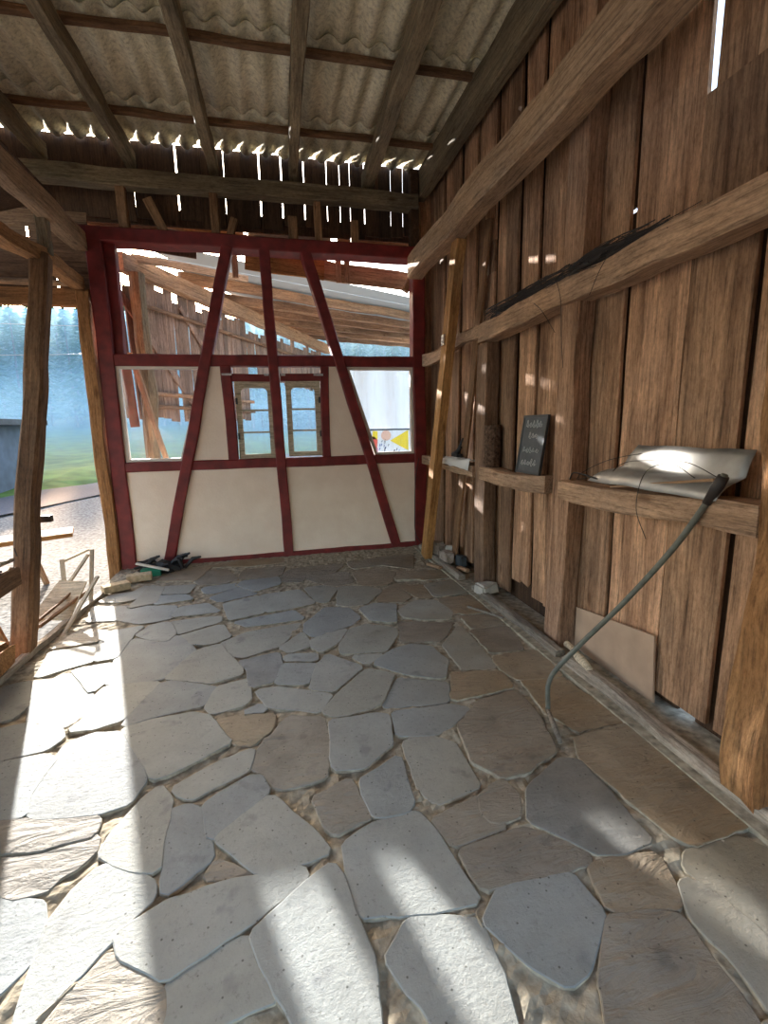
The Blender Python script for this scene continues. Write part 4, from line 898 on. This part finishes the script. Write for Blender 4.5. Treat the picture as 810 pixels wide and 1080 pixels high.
# broken folding chair just outside the threshold
fc = empty('folding_chair', (-1.98, 4.45, -0.08), 'broken pale wooden folding chair lying at the threshold', 'chair')
def ft(name, p, q, w_=0.035, h_=0.02): return timber(name, p, q, w_, h_, M['cream_wood'], fc, wob=0.003, bev=0.005)
ft('leg', (-2.10, 3.95, -0.06), (-1.93, 5.0, 0.42)); ft('leg', (-1.80, 3.92, 0.02), (-1.74, 4.62, 0.30))
ft('leg', (-2.02, 4.62, 0.0), (-2.14, 4.95, 0.40), 0.04); ft('back_rail', (-2.14, 4.95, 0.38), (-1.92, 5.02, 0.47), 0.03)
ft('leg', (-1.84, 4.66, 0.02), (-1.90, 5.03, 0.46), 0.035)
bm = bmesh.new()
q4 = [(-2.12, 4.20, 0.10), (-1.84, 4.20, 0.06), (-1.83, 4.62, 0.25), (-2.06, 4.66, 0.27)]
a_ = [bm.verts.new(Vector(p)-fc.location) for p in q4]; b_ = [bm.verts.new(Vector(p)-fc.location+Vector((0, -.006, .016))) for p in q4]
bm.faces.new(a_); bm.faces.new(b_[::-1])
for i in range(4): bm.faces.new((a_[i], b_[i], b_[(i+1) % 4], a_[(i+1) % 4]))
link('seat', bm, M['cream_wood'], fc)
timber('seat_frame', (-1.96, 3.98, 0.12), (-1.80, 4.62, 0.19), 0.03, 0.03, M['brownpost'], fc)

for ch in fc.children: pass
fc.location = (-1.87, 4.45, -0.12)

# trestle table in the yard
tt = empty('trestle_table', (-2.75, 5.6, -0.1), 'small yellow-topped wooden trestle table in the gravel yard', 'table')
timber('tabletop', (-3.5, 5.35, 0.43), (-2.22, 5.78, 0.47), 0.42, 0.045, M['yellow'], tt, wob=0.004)
for p, q in (((-2.55, 5.78, -0.1), (-2.62, 5.66, 0.42)), ((-2.50, 5.38, -0.1), (-2.55, 5.52, 0.42)), ((-3.4, 5.5, -0.1), (-3.32, 5.45, 0.40)), ((-3.4, 5.1, -0.1), (-3.3, 5.25, 0.40))):
    timber('leg', p, q, 0.05, 0.05, M['tan'], tt, wob=0.002)
timber('stretcher', (-2.6, 5.70, 0.18), (-2.53, 5.46, 0.18), 0.03, 0.03, M['tan'], tt, wob=0.002)
tag(timber('leaning_board', (-2.05, 3.85, -0.05), (-2.75, 4.3, 1.35), 0.13, 0.03, M['orange'], up=(0, 1, 0), wob=0.004), 'reddish board leaning outside behind the leaning post', 'board')

# shed across the lane
sh = empty('shed', (-9.6, 13.4, -0.05), 'blue-grey flat-roofed shed beyond the yard', 'shed')
bm = bmesh.new(); box_bm(bm, -3.2, 2.3, 0, 3.5, 0, 1.85); link('wall', bm, M['bluegrey'], sh)
bm = bmesh.new(); box_bm(bm, -3.5, 2.7, -0.4, 3.8, 1.85, 2.0); link('roof', bm, M['slate'], sh)
bm = bmesh.new(); box_bm(bm, -3.5, 2.7, -0.48, -0.40, 1.92, 2.03); link('gutter', bm, M['metal'], sh)
bm = bmesh.new(); box_bm(bm, -1.0, 1.4, -0.03, 0.0, 0.05, 1.55); link('gate_panel', bm, M['slate'], sh)
def garden_chair(loc, rz_, lab):
    c = empty('garden_chair', loc, lab, 'chair', 'white chairs by the shed', rotz=rz_)
    bm = bmesh.new(); box_bm(bm, -.22, .22, -.2, .2, .40, .43); link('seat', bm, M['white'], c)
    bm = bmesh.new()
    for k in range(4): box_bm(bm, -.2+k*.12, -.14+k*.12, .18, .21, .43, .85)
    box_bm(bm, -.22, .22, .18, .21, .85, .90); link('backrest', bm, M['white'], c)
    for x in (-.2, .2):
        for y in (-.18, .18): bm = bmesh.new(); box_bm(bm, x-.02, x+.02, y-.02, y+.02, 0, .4); link('leg', bm, M['white'], c)
garden_chair((-6.65, 12.4, -0.06), 0.3, 'white garden chair in front of the shed, partly behind the leaning post')
# overhead lines
for i, (za, zb) in enumerate(((6.1, 5.9), (4.4, 5.0))):
    pts = [(-26+i*2+k*2.2, 20+k*.3, za+(zb-za)*k/10-0.25*math.sin(PI*k/10)) for k in range(11)]
    tag(tube('overhead_line', pts, 0.018, M['metal'], n=5), ['upper thin overhead line strung in front of the forest', 'lower thin overhead line strung in front of the forest'][i], 'cable')

# ================================================================== ANNEX BEHIND THE END WALL
A = Vector((-1.65, 6.3)); U = Vector((0.454, 0.891)); NRM = Vector((0.891, -0.454, 0))
def AP(s, z, o=0.0): p = A+U*s; return Vector((p.x+NRM.x*o, p.y+NRM.y*o, z))
bm = bmesh.new(); s = -0.05; rg = random.Random(12); gl = []
while s < 6.6:
    wd = rg.uniform(.10, .19); g_ = rg.choice([0, 0, .006, .012, .02]) if s > 0.3 else 0.03
    zb = 1.70 if s < 2.7 else (2.72 if s < 3.15 else 2.43)
    if 1.5 < s < 1.95: zb = 1.93
    tl = rg.uniform(-.06, .06)
    board_bm(bm, AP(s+wd/2+tl, zb+rg.uniform(-.03, .03)), AP(s+wd/2, (3.36 if not 2.7 < s < 3.4 else 3.22)-rg.choice([0, 0, .05, .12])), NRM, wd, .02, edge=.012)
    s += wd+g_
board_bm(bm, AP(-.1, 3.25, .03), AP(1.4, 1.75, .03), NRM, .10, .02)
board_bm(bm, AP(1.1, 3.2, .03), AP(2.6, 1.75, .03), NRM, .07, .02)
tag(link('wall_annex', bm, M['annexboard']), 'ragged weathered boards with light slits in the shed behind the end wall', 'board wall', kind='structure')
tag(timber('annex_beam', AP(0.05, 3.465, .03), AP(6.8, 3.465, .03), 0.14, 0.20, M['rail'], wob=0.012), 'pale squared beam crossing behind the upper openings of the end wall', 'beam')
for z, l in ((2.02, 'upper thin rail on the annex boards behind the left window'), (1.86, 'lower thin rail on the annex boards behind the left window'), (3.06, 'thin rail high on the annex boards under the squared beam')):
    tag(timber('annex_rail', AP(0.2, z, .04), AP(2.9 if z < 3 else 6.4, z, .04), 0.04, 0.05, M['post']), l, 'rail')
tag(timber('round_post', (-1.44, 6.42, -0.1), (-1.45, 6.42, 3.36), 0.17, 0.17, M['rafter'], up=(0, 1, 0), bev=0.06, wob=0.02), 'grey-brown round post just behind the left window', 'post')
tag(timber('annex_brace', (-1.22, 6.24, 0.9), (-1.56, 6.26, 2.45), 0.055, 0.055, M['tan'], up=(0, 1, 0), wob=0.012), 'pale brown slanting strut in front of the round post', 'brace')
tag(timber('inner_red_board', (-1.53, 6.02, 1.60), (-1.56, 6.02, 2.30), 0.10, 0.02, M['red'], up=(0, 1, 0)), 'narrow red painted board behind the left window pane', 'board')
RD = Vector((.806, .59, .055))
for i, (s, z, ln) in enumerate(((1.55, 3.66, 5.6), (2.55, 3.64, 5.6), (3.35, 3.64, 5.4), (4.1, 3.62, 5.2), (4.9, 3.62, 4.8), (5.7, 3.62, 4.5))):
    p = AP(s, z)-RD*0.25
    tag(timber('annex_rafter', p, p+RD*ln, 0.09, 0.15, M['post'], wob=0.012), ['nearest', 'second', 'third', 'fourth', 'fifth', 'farthest'][i]+' of the pale rafters fanning over the shed behind the end wall', 'rafter', 'rafters of the shed behind the end wall')
bm = bmesh.new()
for i, (s0, s1, l0, l1) in enumerate(((.12, .9, .05, 6.5), (.93, 2.2, -.2, 6.5), (2.25, 3.6, -.2, 6.5), (3.65, 5.2, 0, 6), (5.25, 6.8, 0, 6))):
    z = 3.76
    P = [AP(s0, z)+RD*l0, AP(s1, z)+RD*l0, AP(s1, z)+RD*l1, AP(s0, z)+RD*l1]
    a_ = [bm.verts.new(p) for p in P]; b_ = [bm.verts.new(p+Vector((0, 0, .006))) for p in P]
    bm.faces.new(a_); bm.faces.new(b_[::-1])
    for k in range(4): bm.faces.new((a_[k], b_[k], b_[(k+1) % 4], a_[(k+1) % 4]))
tag(link('annex_roof', bm, M['polysheet']), 'milky translucent roof sheets over the shed behind the end wall', 'roof', kind='structure')
# planks hung just behind the tie beam
for p, q, h_, l, mt in (((-2.2, 6.16, 3.86), (0.15, 6.16, 3.60), .10, 'long pale plank sloping behind the left end of the tie beam', 'tan'), ((-0.20, 6.17, 3.50), (0.72, 6.17, 3.43), .22, 'orange plank sloping behind the red centre post head', 'yellow'),
        ((0.6, 6.22, 3.46), (1.90, 6.22, 3.34), .22, 'broad sawn plank sloping down to the board wall behind the tie beam', 'tan'), ((-1.5, 6.5, 3.56), (-0.2, 6.9, 3.50), .09, 'grey plank under the milky roof sheets', 'grey_wood')):
    tag(timber('sloping_plank', p, q, 0.03, h_, M[mt], wob=0.012), l, 'plank')
tag(timber('sloping_plank', (-1.62, 6.34, 3.66), (-0.75, 6.34, 3.58), 0.03, 0.10, M['dark'], wob=0.012), 'nearly black plank end above the squared beam beside the corner post', 'plank')
for x, l in ((-0.32, 'left of the centre post'), (1.00, 'near the board wall'), (0.90, 'splintered, near the board wall')):
    tag(timber('hanger_board', (x, 6.188, 3.30), (x, 6.188, 3.62), 0.07, 0.03, M['tan'], up=(0, 1, 0)), 'short upright board end hanging behind the tie beam, '+l, 'board')
tag(timber('corner_strut', (1.70, 6.05, 3.2), (1.86, 6.05, 3.5), 0.08, 0.08, M['brownpost'], up=(0, 1, 0)), 'dark strut under the roof in the far upper corner', 'strut')

UPL = 'planks closing the gap above the red tie beam'
for p, q, h_, l, mt in (((-2.3, 6.26, 3.93), (-0.75, 6.26, 3.70), .24, 'broad dark plank above the left end of the tie beam', 'brownpost'), ((-0.85, 6.23, 3.82), (-0.05, 6.23, 3.69), .17, 'orange-brown plank above the left brace head', 'orange'),
        ((-0.10, 6.26, 3.70), (1.95, 6.26, 3.685), .13, 'pale plank lying lowest above the tie beam', 'tan'), ((-0.15, 6.29, 3.86), (0.83, 6.29, 3.86), .22, 'grey plank above the centre post head', 'grey_wood'), ((0.91, 6.29, 3.86), (2.05, 6.29, 3.85), .22, 'dark plank above the tie beam near the board wall', 'brownpost'), ((-2.4, 6.30, 3.74), (-0.2, 6.30, 3.74), .20, 'rear board behind the broad dark plank', 'tan')):
    tag(timber('sloping_plank', p, q, 0.03, h_, M[mt], wob=0.010), l, 'plank', UPL)
# white tarpaulin and sticker banner behind the right window
tp = empty('tarpaulin', (2.9, 11.9, -0.1), 'white tarpaulin stretched on poles behind the right window', 'tarpaulin')
bm = bmesh.new(); g = []
for j in range(9):
    g.append([bm.verts.new((-1.05+2.4*i/16, 0.05*math.sin(i*1.3)+.03*noise.noise(Vector((i*.5, j*.5, 0))), 1.50+1.75*j/8)) for i in range(17)])
for j in range(8):
    for i in range(16): bm.faces.new((g[j][i], g[j][i+1], g[j+1][i+1], g[j+1][i]))
link('sheet', bm, M['tarp_white'], tp, smooth=True)
for x in (-1.05, 1.35): tube('pole', [(2.9+x, 11.95, -0.1), (2.9+x, 11.95, 3.2)], 0.03, M['metal'], tp)
bn = empty('banner', (2.9, 11.8, 1.0), 'banner covered in colourful stickers with a yellow triangle below the tarpaulin', 'banner')
bm = bmesh.new(); box_bm(bm, -1.0, 1.3, 0.0, 0.02, -0.15, 0.50); link('banner_cloth', bm, M['white'], bn)
def patch(name, poly, mat, y=-0.004):
    bm = bmesh.new(); prism_bm(bm, poly, y-0.004, y); return link(name, bm, mat, bn)
yel = simple('sticker_yellow', (0.85, 0.62, 0.02), 0.5); redm = simple('sticker_red', (0.75, 0.10, 0.06), 0.5); pk = simple('sticker_pink', (0.75, 0.35, 0.45), 0.5); blu = simple('sticker_blue', (0.08, 0.14, 0.35), 0.5); skin = simple('sticker_peach', (0.80, 0.48, 0.34), 0.5); dk = simple('sticker_dark', (0.04, 0.05, 0.07), 0.5)
patch('yellow_triangle', [(-0.02, 0.20), (0.46, 0.46), (0.46, -0.06)], yel)
patch('red_shape', [(-.52, .0), (-.36, .0), (-.34, .22), (-.44, .32), (-.56, .24)], redm); patch('yellow_shape', [(-.48, .25), (-.34, .24), (-.34, .44), (-.46, .45)], yel)
patch('dark_edge', [(-1.0, .46), (1.3, .46), (1.3, .50), (-1.0, .50)], dk)
patch('pink_shape', [(-.50, -.10), (-.34, -.10), (-.33, .02), (-.52, .04)], pk)
patch('peach_disc', [(-.12+.13*math.cos(t*PI/8), .33+.13*math.sin(t*PI/8)) for t in range(16)], skin)
rg = random.Random(4)
for i in range(16):
    x, z = rg.uniform(-.32, .25), rg.uniform(-.12, .18); w_, h_ = rg.uniform(.015, .03), rg.uniform(.05, .09)
    if x > -.05 and z > .02: continue
    patch('letter_mark', [(x, z), (x+w_, z+.01), (x+w_+.02, z+h_), (x+.02, z+h_)], rg.choice([blu, dk]))
for k in range(4): patch('blue_shape', [(.55+k*.1, .0+k*.05), (.60+k*.1, .02), (.62+k*.1, .3), (.56+k*.1, .34)], blu)
# small white sign outside the left window
sg = empty('sign_board', (-1.30, 9.6, -0.1), 'small white notice board on a post outside the left window', 'sign')
tube('post', [(-1.30, 9.64, -0.1), (-1.30, 9.64, 1.4)], 0.025, M['metal'], sg)
bm = bmesh.new(); box_bm(bm, -.28, .22, 0, .02, .75, 1.55); link('board', bm, M['white'], sg)
for body, z, dx in (('15', 1.22, -.02), ('5', 1.0, .03)): text(body, 0.24, (dx, -0.003, z), sg, dk, (PI/2, 0, 0))

# ================================================================== FOREST
def conifer_bm(h, r, rg, leaf_n, crown0=0.25):
    bm = bmesh.new()
    for i in range(leaf_n):
        t = rg.random()**0.8; z = h*(crown0+(1-crown0)*t); rad = r*(1-t)**0.8*(.35+.65*rg.random()); a1 = rg.uniform(0, 2*PI)
        c = Vector((rad*math.cos(a1), rad*math.sin(a1), z)); s_ = rg.uniform(.25, .6)*(1.2-.5*t)
        d = Vector((math.cos(a1), math.sin(a1), -.35+rg.uniform(-.3, .3))).normalized(); sd2 = d.cross(Vector((0, 0, 1))).normalized()
        n_ = (sd2*.5+Vector((0, 0, 1))*rg.uniform(-.4, .4)).normalized()
        bm.faces.new([bm.verts.new(c+q) for q in (-d*s_*.5, n_*s_*.35, d*s_, -n_*s_*.35)])
    return bm
def trunk_bm(h, r):
    bm = bmesh.new(); tube_bm(bm, [(0, 0, -0.5), (0.05, 0, h*.4), (0, .06, h)], [r, r*.75, r*.2], 7); return bm
rg = random.Random(21); protos = []
kinds = [(16, 2.6, 1600, .02, 'leaf'), (14, 2.4, 1400, .12, 'leaf'), (13, 2.8, 1200, .05, 'leaf2'), (18, 2.2, 1300, .10, 'leaf')]
for h, r, n_, c0, mt in kinds:
    a_ = bpy.data.meshes.new('foliage'); b1 = conifer_bm(h, r, rg, n_, c0); b1.to_mesh(a_); b1.free(); a_.materials.append(M[mt])
    b_ = bpy.data.meshes.new('trunk'); b2 = trunk_bm(h, .16); b2.to_mesh(b_); b2.free(); b_.materials.append(M['trunk'])
    protos.append((a_, b_))
desc = ['dark full conifer', 'dark conifer with bare lower trunk', 'pale leafy tree', 'tall slim conifer']
for i in range(74):
    az = math.radians(-34+i*0.8+rg.uniform(-.3, .3)); dist = 68+(i*7 % 5)*5+rg.uniform(-1, 1)
    x, y = dist*math.sin(az), dist*math.cos(az); k = rg.randrange(4)
    r_ = empty('forest_tree', (x, y, mz(x, y)-.2), desc[k]+' in the hazy forest behind the meadow', 'tree', 'trees of the forest edge', rotz=rg.uniform(0, 6))
    sc_ = rg.uniform(.75, 1.0); zt = 1.55+dist*math.tan(math.radians(12.2))-rg.uniform(0, 2.0)-mz(x, y)
    r_.scale = (sc_*1.25, sc_*1.25, zt/kinds[k][0])
    for nm, me in zip(('foliage', 'trunk'), protos[k]):
        o = bpy.data.objects.new(nm, me); C.objects.link(o); o.parent = r_
        if nm == 'foliage': o['kind'] = 'stuff'
def hill_z(x, y):
    t = min(1, max(0, (y-88)/32)); return -2+30*t+2.0*noise.noise(Vector((x*0.05, y*0.05, 3)))+1.1*noise.noise(Vector((x*0.35, y*0.35, 9)))
sheet_grid('hill', -150, 130, 86, 124, 160, 26, hill_z, M['hill'], 'wooded hillside rising behind the forest', 'hill')
# ================================================================== MORNING HAZE over the meadow
hz_m = bpy.data.materials.new('haze'); hz_m.use_nodes = True; nt = hz_m.node_tree; nt.nodes.clear()
o_ = nt.nodes.new('ShaderNodeOutputMaterial'); vs_ = nt.nodes.new('ShaderNodeVolumeScatter'); vs_.inputs['Color'].default_value = (0.30, 0.62, 1.0, 1); vs_.inputs['Density'].default_value = 0.0230; vs_.inputs['Anisotropy'].default_value = 0.0
nt.links.new(vs_.outputs[0], o_.inputs['Volume'])
bm = bmesh.new()
vs = box_bm(bm, -120, 100, 45, 122, -3, 0)
for v in vs:
    if v.co.z > -1: v.co.z = 1.5+0.218*v.co.y
tag(link('haze', bm, hz_m), 'bluish morning haze hanging in the forest', 'haze', kind='stuff')
bm = bmesh.new(); box_bm(bm, -60, 50, 15, 44.9, -3, 3.6)
tag(link('haze', bm, hz_m), 'low bluish ground mist over the meadow', 'haze', kind='stuff')
